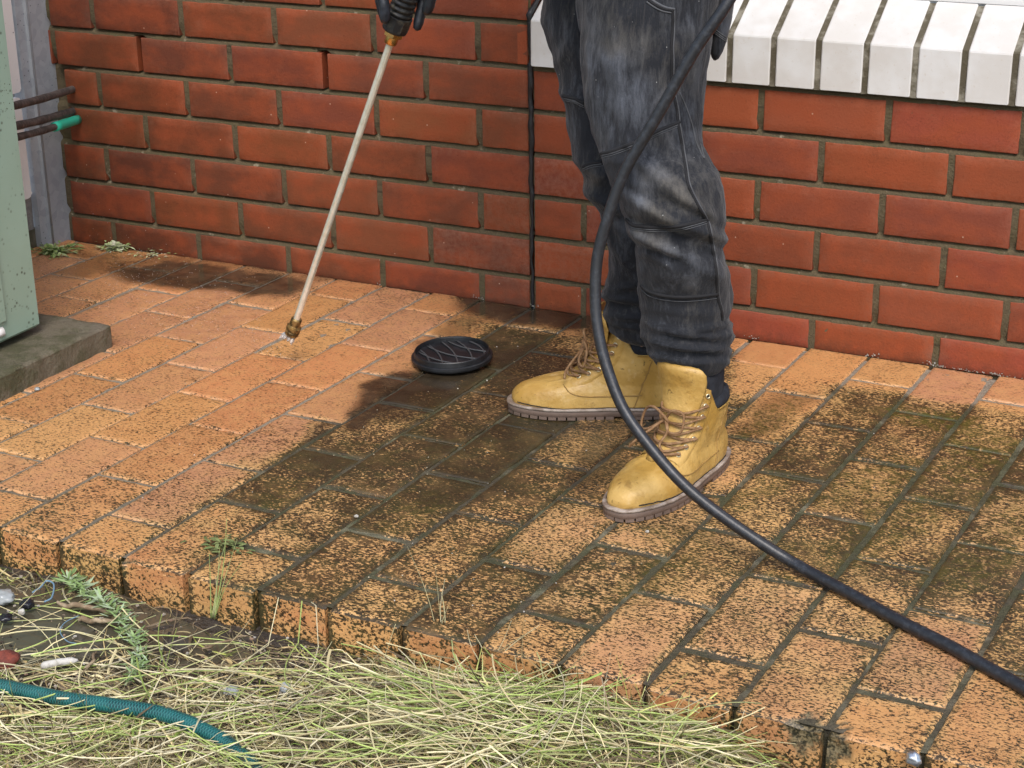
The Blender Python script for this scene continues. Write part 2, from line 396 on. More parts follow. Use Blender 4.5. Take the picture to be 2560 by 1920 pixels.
M = dict(paver=m_paver(), joint=m_joint(), brick=m_brick(), mortar=m_mortar(), cream=m_cream(), caulk=m_caulk(),
  creammortar=m_simple('sill_mortar', (.085, .070, .042), .85, 0, 200, .003, (.24, .22, .17), 30, .45, .65),
  cabinet=m_cabinet(), galv=m_galv(), whitep=m_white_dirty(), concrete=m_concrete(), jeans=m_jeans(), leather=m_leather(), sole=m_sole(),
  pipe=m_simple('pipe_lagging', (.05, .045, .04), .7, 0, 120, .002, (.14, .115, .10), 40), greenpipe=m_simple('green_sleeve', (.03, .50, .33), .4, 0, 60, .001, (.02, .12, .09), 70, .62, .70),
  hose=m_rubber('hose_rubber', (.014, .015, .018), (.040, .045, .055), 110, .40), cap=m_rubber('cap_plastic', (.007, .008, .010), (.022, .025, .030), 30, .45), glove=m_rubber('glove_rubber', (.010, .012, .017), (.035, .042, .06), 25, .45),
  grip=m_rubber('grip_plastic', (.010, .010, .011), (.12, .105, .075), 60, .5), ghose=m_ghose(), soil=m_soil(), straw=m_tint('straw'), leaf=m_tint('leaf', .5, .35), water=m_water(), glass=m_glass(),
  steel=m_simple('wand_steel', (.92, .88, .76), .22, .6, 90, .0004, (.80, .74, .60), 60), brass=m_simple('tarnished_brass', (.36, .25, .10), .42, .8, 200, .001, (.10, .075, .035), 90, .42, .6), brassn=m_simple('bright_brass', (.90, .55, .20), .25, 1, 0),
  lace=m_simple('brown_lace', (.20, .105, .045), .85, 0, 700, .0008, (.30, .18, .09), 120), sock=m_simple('black_knit', (.010, .012, .018), .95, 0, 500, .001, (.022, .026, .036), 60),
  thread=m_simple('grey_thread', (.085, .088, .095), .8), threadd=m_simple('dark_thread', (.012, .012, .014), .9), tan=m_simple('tan_thread', (.30, .18, .05), .7), eyelet=m_simple('eyelet_brass', (.80, .72, .50), .3, .9),
  skin=m_simple('skin', (.50, .30, .21), .5), hoodie=m_simple('navy_fleece', (.02, .025, .035), .9, 0, 300, .002), hair=m_simple('dark_hair', (.03, .02, .012), .6), white=m_simple('white_gloss_paint', (.78, .77, .75), .35),
  wood=m_simple('old_stick', (.19, .13, .075), .8, 0, 120, .003, (.36, .28, .18), 50), plaster=m_simple('white_plaster', (.55, .53, .48), .8, 0, 90, .004, (.30, .27, .22), 60), plastic=m_simple('clear_scrap', (.33, .35, .35), .15, 0, 50, .003),
  bluestr=m_simple('blue_twine', (.16, .27, .36), .6), redfrag=m_simple('brick_shard', (.22, .05, .03), .8, 0, 90, .004, (.12, .03, .02), 50), silver=m_simple('silver_bead', (.55, .58, .62), .28, .8, 60, .002), spray=m_spray(), black=m_simple('deep_gap', (.006, .005, .004), .9),
  blackbag=m_simple('black_plastic', (.012, .012, .016), .25, 0, 60, .006), conc2=m_simple('grey_footing', (.12, .13, .125), .8, 0, 90, .006, (.20, .21, .20), 30))

# ---------------------------------------------------------------- stain maps (dirt, mud, moss), drawn on the place from what the photo shows
def fbm(x, y, s=1.0, seed=0.0):
    return np.array([mnoise.fractal(Vector((a*s, b*s, seed)), 1.0, 2.0, 3) for a, b in zip(x, y)])
def sstep(a, b, x): t = np.clip((x-a)/(b-a), 0, 1); return t*t*(3-2*t)
BV = [600, 640, 700, 745, 790, 840, 900, 950, 1020, 1065, 1130, 1200, 1320, 1659]
BU = [1010, 1000, 1010, 980, 900, 835, 735, 655, 560, 505, 445, 430, 380, 300]
MUD = [ # u, v, ru, rv, angle, strength   (2212 px view)
 (400, 595, 175, 30, 4, .95), (560, 612, 110, 26, 3, .9), (330, 570, 110, 20, 0, .5), (520, 575, 150, 18, 4, .5), (180, 575, 80, 22, -12, .35), (690, 598, 60, 10, 4, .5),
 (1130, 672, 150, 30, 6, .95), (1240, 690, 90, 26, 6, .9), (980, 715, 90, 16, -30, .4),
 (850, 845, 110, 38, -24, 1.0), (945, 815, 95, 30, -12, .95), (780, 888, 60, 26, -35, .95), (900, 870, 110, 25, -20, .6), (700, 930, 60, 14, -30, .45),
 (1170, 785, 130, 34, 2, .62), (1110, 850, 120, 30, -10, .5), (1240, 830, 110, 30, 0, .55), (1060, 900, 150, 30, -15, .35), (1150, 930, 120, 25, 0, .45), (1290, 1000, 85, 55, -42, .62), (1330, 940, 80, 30, 0, .5),
 (1000, 1060, 110, 30, -10, .30), (1620, 930, 100, 30, -25, .32), (1700, 870, 80, 22, -10, .30), (1060, 1000, 130, 30, -15, .35), (700, 1010, 80, 14, -35, .25),
 (100, 760, 170, 60, -20, .12), (1340, 720, 100, 20, 5, .6)]
MOSS = [(2120, 960, 90, 40, 10, .7), (1850, 1180, 120, 50, -30, .45), (2100, 1220, 120, 60, -20, .5), (1420, 1250, 110, 40, -30, .4), (900, 1110, 90, 30, -25, .4), (1640, 1060, 60, 30, -30, .5), (2010, 905, 110, 22, 6, .9), (1680, 895, 70, 24, -25, .75), (1640, 925, 45, 22, -20, .8), (1900, 1050, 80, 50, -50, .6), (1960, 1020, 70, 30, 0, .5), (1800, 1060, 60, 35, -40, .5),
 (1960, 1130, 110, 40, -30, .55), (2090, 1000, 60, 60, -60, .55), (1470, 1160, 120, 26, 8, .35), (1120, 1190, 80, 20, 0, .3), (610, 1070, 70, 20, -35, .35), (2180, 1150, 40, 90, 20, .5), (1720, 1190, 70, 25, 0, .35), (2090, 1080, 60, 30, 0, .4), (930, 880, 50, 10, -30, .3), (480, 1175, 45, 14, -25, .5), (1660, 1250, 60, 20, 0, .35)]
def blobs(L, u, v):
    r = np.zeros_like(u)
    for cu, cv, ru, rv, an, s in L:
        a = math.radians(an); du = u-cu; dv = v-cv
        x = (du*math.cos(a)+dv*math.sin(a))/ru; y = (-du*math.sin(a)+dv*math.cos(a))/rv
        r = np.maximum(r, s*sstep(1.25, .72, np.sqrt(x*x+y*y)))
    return r
def stains(P):
    P = np.asarray(P); uv = proj(P)/D; u, v = uv[:, 0], uv[:, 1]
    n1 = fbm(P[:, 0], P[:, 1], 9, 1.0); n2 = fbm(P[:, 0], P[:, 1], 30, 4.0); n3 = fbm(P[:, 0], P[:, 1], 4, 9.0)
    ub = np.interp(v, BV, BU)
    right = sstep(-45, 55, (u-ub)+n1*60+n2*25)
    base = .27+.16*sstep(850, 1150, v)*sstep(900, 200, u)+n3*.08
    inter = sstep(-190, -30, u-ub)*sstep(930, 1010, v)*.20
    d = base+inter
    deep = .74+n3*.16+n1*.10
    deep = deep-.12*sstep(1150, 1500, v)*sstep(1350, 1800, u)-.08*sstep(1250, 1500, v)
    deep = deep+.30*sstep(1160, 960, v)*sstep(1480, 1150, u)+.10*sstep(1500, 1800, u)*sstep(1350, 1000, v)
    d = d+(deep-d)*right
    # rinsed strip along the wall on the right
    yw = P[:, 1]+.02*n1
    cl = sstep(-.20, -.13, yw)*sstep(1560, 1640, u); d = d*(1-cl)+cl*.22
    cl2 = sstep(-.36, -.25, yw)*sstep(1560, 1600, u)*sstep(1850, 1740, u); d = d*(1-.55*cl2)
    d = d-.45*blobs([(1160, 705, 110, 16, 8, 1), (640, 1000, 1, 1, 0, 0), (1980, 1160, 1, 1, 0, 0)], u, v)
    mud = blobs(MUD, u+n1*26, v+n1*9+n2*5)
    moss = blobs(MOSS, u+n1*30, v+n2*12)
    return np.clip(d, 0, 1.15), np.clip(mud*(1.15+.15*n2), 0, 1), np.clip(moss, 0, 1)

# ---------------------------------------------------------------- paving (one sheet of clay pavers)
PW, PL = .1170, .1150        # column pitch, half-length pitch
SK = .047                    # columns run slightly off square to the wall
XO = -.0015
YE = -1.268
EZ = np.array([0, 0, 1.0]); EX = np.array([1.0, -.010, 0]); EYV = np.array([SK, 1.0, 0]); EYV /= np.linalg.norm(EYV)
def pave():
    V = []; F = []; mi = []; A = {'tint': [], 'dirt': [], 'mud': [], 'moss': [], 'chip': [], 'arris': []}; n = 0
    cols = [(.50, .225, .088), (.56, .27, .10), (.50, .24, .11), (.52, .22, .09), (.58, .30, .115), (.49, .235, .12)]
    near = lambda x: -1.9 < x < .95
    sd_ = 0
    for k in range(-21, 16):
        x0 = XO+(k)*PW+SK*(-1.2)*0
        typ = (k % 2 == 0)
        # column k spans x0..x0+PW at y=0 ; half paver at the front edge for even columns
        ys = []; y = YE
        first = True
        while y < -.004:
            L = PL if (first and typ) else 2*PL
            y1 = min(y+L, -.003)
            if y1-y > .03: ys.append((y, y1, first))
            y = y+L; first = False
        for (y0, y1, fr) in ys:
            sd_ += 1
            jw = (.0062 if x0 < -.45 else .0084)*(1+random.uniform(-.25, .35)); jl = .0058*(1+random.uniform(-.3, .5)) if x0 < -.5 else .0085*(1+random.uniform(-.3, .4))
            xb = x0+SK*y0-.010*0
            o = np.array([xb+jw/2+random.uniform(-.0012, .0012), y0-.010*(xb+.6)*1+jl/2-.006+(0 if not fr else -.002+random.uniform(-.002, .002)), random.uniform(-.0016, .0010)])
            lx = PW-jw; ly = (y1-y0)-jl+(.001 if fr else 0)
            if y1 > -.01: ly = -.004-o[1]
            hi = near(xb) 
            nx, ny = (14, max(6, int(26*ly/.23))) if hi else (4, 5)
            rad = .0030
            ez = np.array([random.uniform(-.006, .006), random.uniform(-.006, .006), 1.0])
            tlt = ez.copy(); ex = EX-EZ*(tlt[0]); ey = EYV-EZ*tlt[1]
            depth = .066 if fr else .02
            Vb, Fb, flat, n0 = grid_brick(o, ex, ey, EZ, lx, ly, nx, ny, depth, rad, .0016 if hi else 0, sd_, front=fr and hi)
            chip = np.zeros(len(Vb))
            if fr:   # bull-nosed front arris
                fy = flat[:, 1]; e = np.clip(1-fy/.011, 0, 1)
                Vb[:n0, 2] -= .007*e**2.2
                # broken corners near the end of the edge
                for (cu, cv, rr, dd) in CHIPS:
                    c = aty(cu*D, cv*D, -1.272); dist = np.linalg.norm((Vb-c)*[1, 1, .8], axis=1)
                    if dist.min() > rr*1.2: continue
                    dist = dist+.010*np.array([mnoise.noise(Vector(p)*90)+.5*mnoise.noise(Vector(p)*220) for p in Vb])
                    s = sstep(rr, rr*.45, dist); Vb[:, 2] -= dd*s*(Vb[:, 2] > -.02); Vb[:, 1] += dd*.8*s; chip = np.maximum(chip, sstep(rr*1.02, rr*.85, dist))
            V.append(Vb); F += [tuple(i+n for i in f) for f in Fb]; mi += [0]*len(Fb); n += len(Vb)
            if fr:
                rows = 4   # subdivide the front face by adding in-between rows is not needed: shader carries it
            c = np.array(random.choice(cols))*random.uniform(.88, 1.08)
            A['tint'].append(np.tile(c, (len(Vb), 1)))
            d_, m_, s_ = stains(Vb) if hi else (np.full(len(Vb), .8 if xb > -.4 else .2), np.zeros(len(Vb)), np.zeros(len(Vb)))
            if hi:
                ob = RB.uniform(-.17, .15); dirtyz = sstep(.35, .7, d_); fl_e = np.full(len(Vb), 1.0); fl_e[:n0] = np.minimum(np.minimum(flat[:, 0], lx-flat[:, 0]), np.minimum(flat[:, 1], ly-flat[:, 1]))
                d_ = d_+dirtyz*(ob+.22*sstep(.013, .002, fl_e))+(1-dirtyz)*(ob*.35+.10*sstep(.008, .001, fl_e))
            if fr:
                d_[n0:] = .50+.22*fbm(Vb[n0:, 0], Vb[n0:, 2]*1.5, 14, 3)+.25*sstep(-.03, -.06, Vb[n0:, 2]); m_[:] *= 0
                e_ = np.minimum(Vb[n0:, 0]-Vb[n0:, 0].min(), Vb[n0:, 0].max()-Vb[n0:, 0]); d_[n0:] += .6*sstep(.010, .0, e_)
            A['dirt'].append(d_); A['mud'].append(m_); A['moss'].append(s_); A['chip'].append(chip)
            arr = np.zeros(len(Vb)); arr[:n0] = sstep(.0045, .001, np.minimum(np.minimum(flat[:, 0], lx-flat[:, 0])+.002, np.minimum(flat[:, 1], ly-flat[:, 1]))); A['arris'].append(arr)
    # joints: a sheet a few mm below the faces
    gx = np.arange(-2.5, 1.9, .013); gy = np.arange(YE+.010, 0.001, .013)
    X, Y = np.meshgrid(gx, gy, indexing='ij'); Xf = X.ravel(); Yf = Y.ravel()
    nz = fbm(Xf, Yf, 35, 2.2)
    Zf = -.0032+.0018*nz
    Pj = np.stack([Xf, Yf-.010*(Xf+.6)-.004, Zf], 1)
    Pj[:, 1] = np.minimum(Pj[:, 1], .004)
    idx = np.arange(len(Xf)).reshape(X.shape)
    a, b, c, d = idx[:-1, :-1].ravel(), idx[1:, :-1].ravel(), idx[1:, 1:].ravel(), idx[:-1, 1:].ravel()
    Fj = np.stack([a, b, c, d], 1)+n
    V.append(Pj); F += [tuple(f) for f in Fj.tolist()]; mi += [1]*len(Fj)
    d_, m_, s_ = stains(Pj)
    jn = fbm(Xf, Yf, 14, 7.7)
    A['tint'].append(np.tile((.3, .2, .1), (len(Xf), 1))); A['dirt'].append(d_); A['mud'].append(m_*.8); A['moss'].append(s_); A['chip'].append(np.zeros(len(Pj))); A['arris'].append(np.zeros(len(Pj)))
    n += len(Pj)
    # joint filling seen in the front face
    fb = np.array([[-2.5, YE+.010+.0+.010*1.9, -.0062], [1.9, YE+.010-.010*2.5, -.0062], [1.9, YE+.010-.010*2.5, -.066], [-2.5, YE+.010+.010*1.9, -.066]])
    fb[:, 1] += -.001
    V.append(fb); F.append((n+3, n+2, n+1, n)); mi.append(1)
    A['tint'].append(np.tile((.3, .2, .1), (4, 1))); A['dirt'].append(np.full(4, 1.)); A['mud'].append(np.full(4, .8)); A['moss'].append(np.zeros(4)); A['chip'].append(np.zeros(4)); A['arris'].append(np.zeros(4)); n += 4
    o = mesh('paving', np.concatenate(V), F, [M['paver'], M['joint']], None, mi, True, {k: np.concatenate(v) for k, v in A.items()})
    tag(o, kind='structure'); o['label'] = 'orange clay brick paving, washed clean on the left and blackened on the right'
    return o
CHIPS = [(1742+255-35-232, 1566-0, .030, .013), (2008/D*1.0+50, 1578, .026, .012), (580, 1240+8, .018, .008), (500, 1228, .014, .010)]
CHIPS = [(1742, 1580, .025, .007), (1808, 1604, .022, .006), (600, 1252, .020, .005), (420, 1208, .013, .005), (272, 1198, .010, .005)]
paving = pave()

# ---------------------------------------------------------------- brick wall
MOD = .2374; HF = .06; CH = .086; L0 = -.7035; JX = -.588
WEEP = [(-.84+(-.7035)-.0 if False else aty(300*D, 110*D, 0)[0], .5), (aty(703*D, 150*D, 0)[0], .5)]
def wall():
    V = []; F = []; mi = []; n = 0; T = []; E = []; DI = []
    ex = np.array([1.0, 0, 0]); ez = np.array([0, 0, 1.0]); nrm = np.array([0, -1.0, 0])
    def brick(xa, xb, za, zb, big=True, side='L'):
        nonlocal n
        c = random.choice([(.235, .062, .028), (.255, .068, .028), (.275, .072, .028), (.27, .062, .030), (.225, .060, .03), (.30, .078, .028)])
        c = np.array(c)*random.uniform(.84, 1.10)
        if side == 'R': c = c*np.array([.97, .96, 1.08])
        else: c = c*np.array([.74, .90, 1.04])*(.74+.26*float(sstep(-1.75, -.75, np.array(xa))))  # darker clay left of the joint; ramp puts the fence corner's shade into tint
        o = np.array([xa, random.uniform(-.001, .001), za])
        nx = max(5, int((xb-xa)/.02)); nzz = 5
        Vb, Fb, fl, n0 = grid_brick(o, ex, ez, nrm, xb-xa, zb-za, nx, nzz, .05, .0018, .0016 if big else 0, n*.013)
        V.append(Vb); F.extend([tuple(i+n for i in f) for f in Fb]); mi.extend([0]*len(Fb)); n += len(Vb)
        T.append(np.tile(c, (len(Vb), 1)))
        e = np.zeros(len(Vb))
        edge = np.minimum(np.minimum(fl[:, 0], (xb-xa)-fl[:, 0]), np.minimum(fl[:, 1], (zb-za)-fl[:, 1]))
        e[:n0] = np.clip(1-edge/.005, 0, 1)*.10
        xm = (xa+xb)/2
        if -.75 < xm < -.25 and za < .35: e[:n0] += .12*random.random()**2
        E.append(e)
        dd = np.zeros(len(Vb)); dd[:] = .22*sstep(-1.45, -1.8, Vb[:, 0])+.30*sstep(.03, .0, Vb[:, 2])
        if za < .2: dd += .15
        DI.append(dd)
    rows = range(-26, 6)     # row r: from bed r (top) to bed r+1
    for r in rows:
        zt = HF+(5-r)*CH-.0060; zb = HF+(5-(r+1))*CH+.0056
        if r == 5: zb = -.004
        ph = 0 if (r % 2 == 1) else .5
        det = r >= -2
        # left of the expansion joint
        j = -12
        for j in range(-6, 4):
            xa = L0+(j+ph-1)*MOD+.0068; xb = xa+MOD-.0136
            xl = -1.772
            if r in (1, 2): xl = -1.748
            if r == 0: xl = -1.80
            xa2 = max(xa, xl); xb2 = min(xb, JX-.006)
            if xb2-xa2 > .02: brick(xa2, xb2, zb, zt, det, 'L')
        if r >= 0:
            for j in range(-3, 12):
                xa = (j+ph)*MOD+.0062; xb = xa+MOD-.0124
                xa2 = max(xa, JX+.006); xb2 = xb
                if xb2-xa2 > .02: brick(xa2, xb2, zb, zt, True, 'R')
    # mortar: weather-struck beds (deeper under the brick above) as a fine grid just behind the faces
    def mortar(x0, x1, z0, z1, step=.012):
        nonlocal n
        zs = []
        k = 0
        lv = [z0]
        for r in range(-26, 7):
            bz = HF+(5-r)*CH
            for dz, in ((-.0068,), (-.0052,), (0.0,), (.0046,), (.0060,)):
                if z0 < bz+dz < z1: lv.append(bz+dz)
        lv.append(z1); lv = np.unique(np.round(lv, 5))
        extra = []
        for a_, b_ in zip(lv[:-1], lv[1:]):
            if b_-a_ > .02: extra += list(np.linspace(a_, b_, 5)[1:-1])
        lv = np.unique(np.concatenate([lv, extra])); gx = np.arange(x0, x1+step*.5, step)
        X, Z = np.meshgrid(gx, lv, indexing='ij'); xf, zf = X.ravel(), Z.ravel()
        rel = (zf-HF)/CH; fr = (rel-np.round(rel))*CH     # signed distance to the bed centre
        dep = .0022+np.clip((fr+.0055)/.011, 0, 1)**2*.0115*(np.abs(fr) < .0078)
        nz = fbm(xf, zf, 45, 3.1); nz2 = fbm(xf, zf, 130, 8.)
        y = dep+nz*.0016+nz2*.0012
        for wx, wr in WEEP:
            zt = HF+(5-0)*CH-.004; zb = HF+4*CH+.004
            m = (np.abs(xf-wx) < .012) & (zf < zt) & (zf > zb); y = np.where(m, .055, y)
        # rubble and hole by the pipes
        hx, hz = -1.757, .375
        m = np.exp(-(((xf-hx)/.035)**2+((zf-hz)/.05)**2)); y = y+m*.02
        idx = np.arange(len(xf)).reshape(X.shape)
        a, b, c, d = idx[:-1, :-1].ravel(), idx[1:, :-1].ravel(), idx[1:, 1:].ravel(), idx[:-1, 1:].ravel()
        V.append(np.stack([xf, y, zf], 1)); Fm = (np.stack([a, b, c, d], 1)+n).tolist(); F.extend([tuple(f) for f in Fm]); mi.extend([1]*len(Fm))
        T.append(np.zeros((len(xf), 3))); E.append(np.zeros(len(xf))); DI.append(np.zeros(len(xf))); n += len(xf)
    mortar(-1.80, JX-.004, -.012, .74); mortar(-1.80, JX-.004, .74, 2.72, .06)
    mortar(JX+.004, 2.85, -.012, HF+5*CH+.004)
    # return of the pier and the solid behind the faces
    for (c, h) in (((-1.195, .105, 1.355), (.600, .055, 1.367)), ((1.13, .105, .235), (1.716, .055, .246))):
        Vb, Fb = box_vf(c, h); V.append(Vb); F.extend([tuple(i+n for i in f) for f in Fb]); mi.extend([1]*6); n += 8
        T.append(np.zeros((8, 3))); E.append(np.zeros(8)); DI.append(np.zeros(8))
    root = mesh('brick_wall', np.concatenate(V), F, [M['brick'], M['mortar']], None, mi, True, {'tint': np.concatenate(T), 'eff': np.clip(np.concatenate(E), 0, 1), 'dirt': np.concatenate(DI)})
    tag(root, 'red brick house wall with olive mortar and a cream brick sill', 'wall')
    return root
wallo = wall()
# return face of the pier above the sill: brick courses turning the corner
mb = MB()
for r in range(-26, 0):
    zt = HF+(5-r)*CH-.005; zb = HF+(5-(r+1))*CH+.005
    Vb, Fb, _, _ = grid_brick(np.array([JX-.006, .0, zb]), np.array([0, 1.0, 0]), np.array([0, 0, 1.0]), np.array([1.0, 0, 0]), .105, zt-zb, 6, 5, .02, .003, .001, r)
    mb.add(Vb, Fb, 0, (.28, .07, .03))
mb.build('brick_return', [M['brick']], wallo, col=True, attrs=None)
# black sealant in the expansion joint; it climbs the slope of the sill
pts = []
for z in np.arange(-.004, .588, .006): pts.append((JX+.0008*math.sin(z*40)+.001*math.sin(z*113), -.0005-.0008*math.sin(z*71), z))
for t in np.linspace(.006, .13, 18): pts.append((JX+.001, t*math.cos(R(30))-.014, 588e-3+t*math.sin(R(30))+.002))
P = np.array(pts); rr = np.array([.0052*(1-.35*float(sstep(.38, .12, np.array(z))))*(1+.16*math.sin(z*57)+.10*math.sin(z*170))*(1+.25*math.exp(-(((z-HF) % CH)-0)**2/.00006)) for z in P[:, 2]])
Vt, Ft = tube_vf(P, rr, 8); mesh('expansion_joint', Vt, Ft, M['caulk'], wallo)
# cream rowlock sill: front face, sloping top
def sill():
    mb = MB(); z0 = .4965; zf = .586; sl_ = R(30); Ls = .124; yo = -.014
    xs = [-.5895]+[x for x in (-.178-.0845*np.arange(4, 0, -1))]+[-.178, -.095, -.0115, .0755, .163, .248, .334]+[.334+.0865*k for k in range(1, 29)]
    for a, b in zip(xs[:-1], xs[1:]):
        j = .0058; x0, x1 = a+j, b-j; 
        if a < -.58: x0 = a+.008
        prof = [(yo, z0), (yo, zf-.004), (yo+.0012, zf-.001), (yo+.004, zf+.0012), (yo+Ls*math.cos(sl_), zf+Ls*math.sin(sl_)), (yo+Ls*math.cos(sl_)+.004, zf+Ls*math.sin(sl_)-.03), (yo+.08, z0)]
        rings = []
        for xx, ins in ((x0, .0018), (x0+.002, 0), (x1-.002, 0), (x1, .0018)):
            c = np.array([.03, z0+.05]); rings.append(np.array([[xx, *(np.array(p)+(c-np.array(p))/np.linalg.norm(c-np.array(p))*ins)] for p in prof]))
        Vb, Fb = loft_vf(rings); mb.add(Vb, Fb)
    o = mb.build('window_sill', [M['cream']], wallo, smooth=False)
    o['label'] = 'cream brick-on-edge sill with a sloping top'
    mb = MB(); prof = [(yo+.0035, z0-.002), (yo+.0035, zf-.0015), (yo+.005, zf-.0008), (yo+Ls*math.cos(sl_), zf+Ls*math.sin(sl_)-.003), (yo+.10, z0-.002)]
    rings = [np.array([[xx, *p] for p in prof]) for xx in np.arange(-.58, 2.85, .02)]
    Vb, Fb = loft_vf(rings); mb.add(Vb, Fb); mb.build('sill_joint', [M['creammortar']], wallo, smooth=False)
sill()
# window above the sill
wn = empty('window', (.9, .1, .66)); tag(wn, 'white window frame resting on the cream sill', 'window')
mb = MB()
for c, h in (((1.13, .131, .675), (1.70, .03, .030)), ((1.13, .118, 2.0), (1.70, .03, .03)), ((-.54, .118, 1.33), (.03, .03, .634)), ((.9, .118, 1.33), (.025, .028, .634)), ((2.80, .118, 1.33), (.03, .03, .634))):
    mb.add(*box_vf(c, h, 0, .003))
mb.build('frame', [M['white']], wn, smooth=False)
mb = MB(); mb.add(*box_vf((1.13, .125, 1.33), (1.63, .004, .62))); mb.build('pane', [M['glass']], wn, smooth=False)

# ---------------------------------------------------------------- soil, footing, puddle
def soil_h(x, y):
    n = fbm(x, y, 5, 20.)*.010+fbm(x, y, 22, 11.)*.006
    pud = np.exp(-(((x+.72)/.20)**2+((y+1.40)/.085)**2))
    return -.060+n-.012*pud-.018*sstep(.2, .5, x)
gx = np.concatenate([[-200, -40, -8, -3], np.arange(-1.9, 1.6, .016), [3, 8, 40, 200]]); gy = np.concatenate([[-200, -40, -8, -3.4], np.arange(-2.5, -1.24, .016)])
X, Y = np.meshgrid(gx, gy, indexing='ij'); xf, yf = X.ravel(), Y.ravel(); zf = soil_h(xf, yf)
idx = np.arange(len(xf)).reshape(X.shape); a, b, c, d = idx[:-1, :-1].ravel(), idx[1:, :-1].ravel(), idx[1:, 1:].ravel(), idx[:-1, 1:].ravel()
Vg = np.stack([xf, yf, zf], 1); Fg = np.stack([a, b, c, d], 1).tolist(); m = len(Vg)
Vg = np.concatenate([Vg, [[-200, -1.25, -.075], [200, -1.25, -.075], [200, 200, -.075], [-200, 200, -.075]]]); Fg.append([m, m+1, m+2, m+3])
g = mesh('ground', Vg, Fg, M['soil'], None, None, True); tag(g, kind='structure')
V_, F_ = [], []
ang = np.linspace(0, 2*math.pi, 48, endpoint=False); ring = [(-.66+.40*math.cos(t)*(1+.12*math.sin(3*t)), -1.405+.115*math.sin(t)*(1+.15*math.cos(4*t)), -.0605) for t in ang]
o = mesh('puddle', ring, [tuple(range(48))], M['water'], None, None, False); tag(o, kind='structure')
mb = MB(); mb.add(*box_vf((.9, -1.262, -.085), (.85, .025, .018), R(-.6), .004)); f_ = mb.build('footing', [M['conc2']], None, smooth=False); tag(f_, kind='structure')

# ---------------------------------------------------------------- slab, cabinet
def slab():
    o_ = np.array([-1.80, -1.45, .046]); V, F, fl, n0 = grid_brick(o_, np.array([1.0, 0.01, 0]), np.array([0.012, 1.0, 0]), EZ, .565, .893, 40, 60, .052, .006, .004, 5)
    nn = fbm(V[:, 0], V[:, 1], 30, 5); V[:n0, 2] += nn[:n0]*.0016
    for cx, cy, r_, dp in ((-1.255, -.60, .016, .012), (-1.245, -.78, .012, .009), (-1.27, -.63, .01, .006), (-1.25, -.92, .015, .01)):
        ds = np.hypot(V[:, 0]-cx, V[:, 1]-cy)+nn*.006; V[:n0, 2] -= dp*sstep(r_, r_*.4, ds)[:n0]
    s = mesh('concrete_slab', V, F, M['concrete'], None); tag(s, 'mossy grey concrete slab under the green cabinet', 'slab')
slab()
cab = empty('metal_cabinet', (-1.52, -1.0, .05)); tag(cab, 'sage green metal cabinet, paint speckled black, standing on the slab', 'cabinet')
mb = MB(); mb.add(*box_vf((-1.485, -1.022, .70), (.172, .378, .640), 0, .006)); mb.build('casing', [M['cabinet']], cab, smooth=False)
mb = MB(); mb.add(*box_vf((-1.3105, -1.080, .70), (.003, .340, .60), 0, .002)); mb.build('side_panel', [M['cabinet']], cab, smooth=False)
mb = MB(); V, F = tube_vf(smoothpath([aty(-60, 850, -.80), aty(8, 828, -.750)], 4), .009, 12); mb.add(V, F); mb.build('bottom_clip', [M['white']], cab)
for x, y in ((-1.66, -.68), (-1.40, -.68), (-1.66, -1.3), (-1.40, -1.3)):
    V, F = box_vf((x, y, .057), (.02, .02, .014)); mesh('foot', V, F, M['black'], cab, smooth=False)

# ---------------------------------------------------------------- post, white panel, pipes
post = empty('steel_post', (-1.80, -.03, 0)); tag(post, 'grey galvanised steel post where the brick wall ends', 'post')
pr = [(-1.782, .012), (-1.782, -.053), (-1.784, -.057), (-1.793, -.060), (-1.795, -.083), (-1.825, -.083), (-1.825, .012)]
V, F = loft_vf([np.array([[x, y, z] for x, y in pr]) for z in (-.005, 1.8)]); mesh('channel', V, [f[::-1] for f in F], M['galv'], post, smooth=False)
V, F = tube_vf([(-1.7845, -.0555, -.005), (-1.7845, -.0555, .9), (-1.7845, -.0555, 1.8)], .0028, 8); mesh('folded_lip', V, F, M['galv'], post)
pan = empty('side_fence', (-1.81, -.6, .0)); tag(pan, 'weathered white board fence running forward from the steel post', 'fence')
def board(y0, y1, z0, z1, r, x0, x1, nm, m, par):
    pr = []
    for cy, cz, a0 in ((y1-r, z0+r, -90), (y1-r, z1-r, 0), (y0+r, z1-r, 90), (y0+r, z0+r, 180)):
        for k in range(6): t_ = R(a0+k*18); pr.append((cy+r*math.cos(t_)+.0018*math.sin(k*9.1+cz*70), cz+r*math.sin(t_)))
    V, F = loft_vf([np.array([[x, p[0], p[1]] for p in pr]) for x in (x0, x1)]); return mesh(nm, V, F, m, par, smooth=False)
board(-2.6, -.094, .122, .352, .014, -1.806, -1.797, 'board', M['whitep'], pan); board(-2.6, -.092, .362, 1.80, .006, -1.806, -1.797, 'board', M['whitep'], pan)
board(-2.6, -.088, .045, .128, .004, -1.812, -1.807, 'base_sheet', m_simple('grey_trim', (.16, .155, .15), .6, 0, 60, .002, (.27, .26, .24), 30), pan)
mb = MB(); mb.add(*box_vf((-1.835, -1.34, .022), (.025, 1.26, .028), 0, .004)); mb.build('plinth', [M['concrete']], pan, smooth=False)
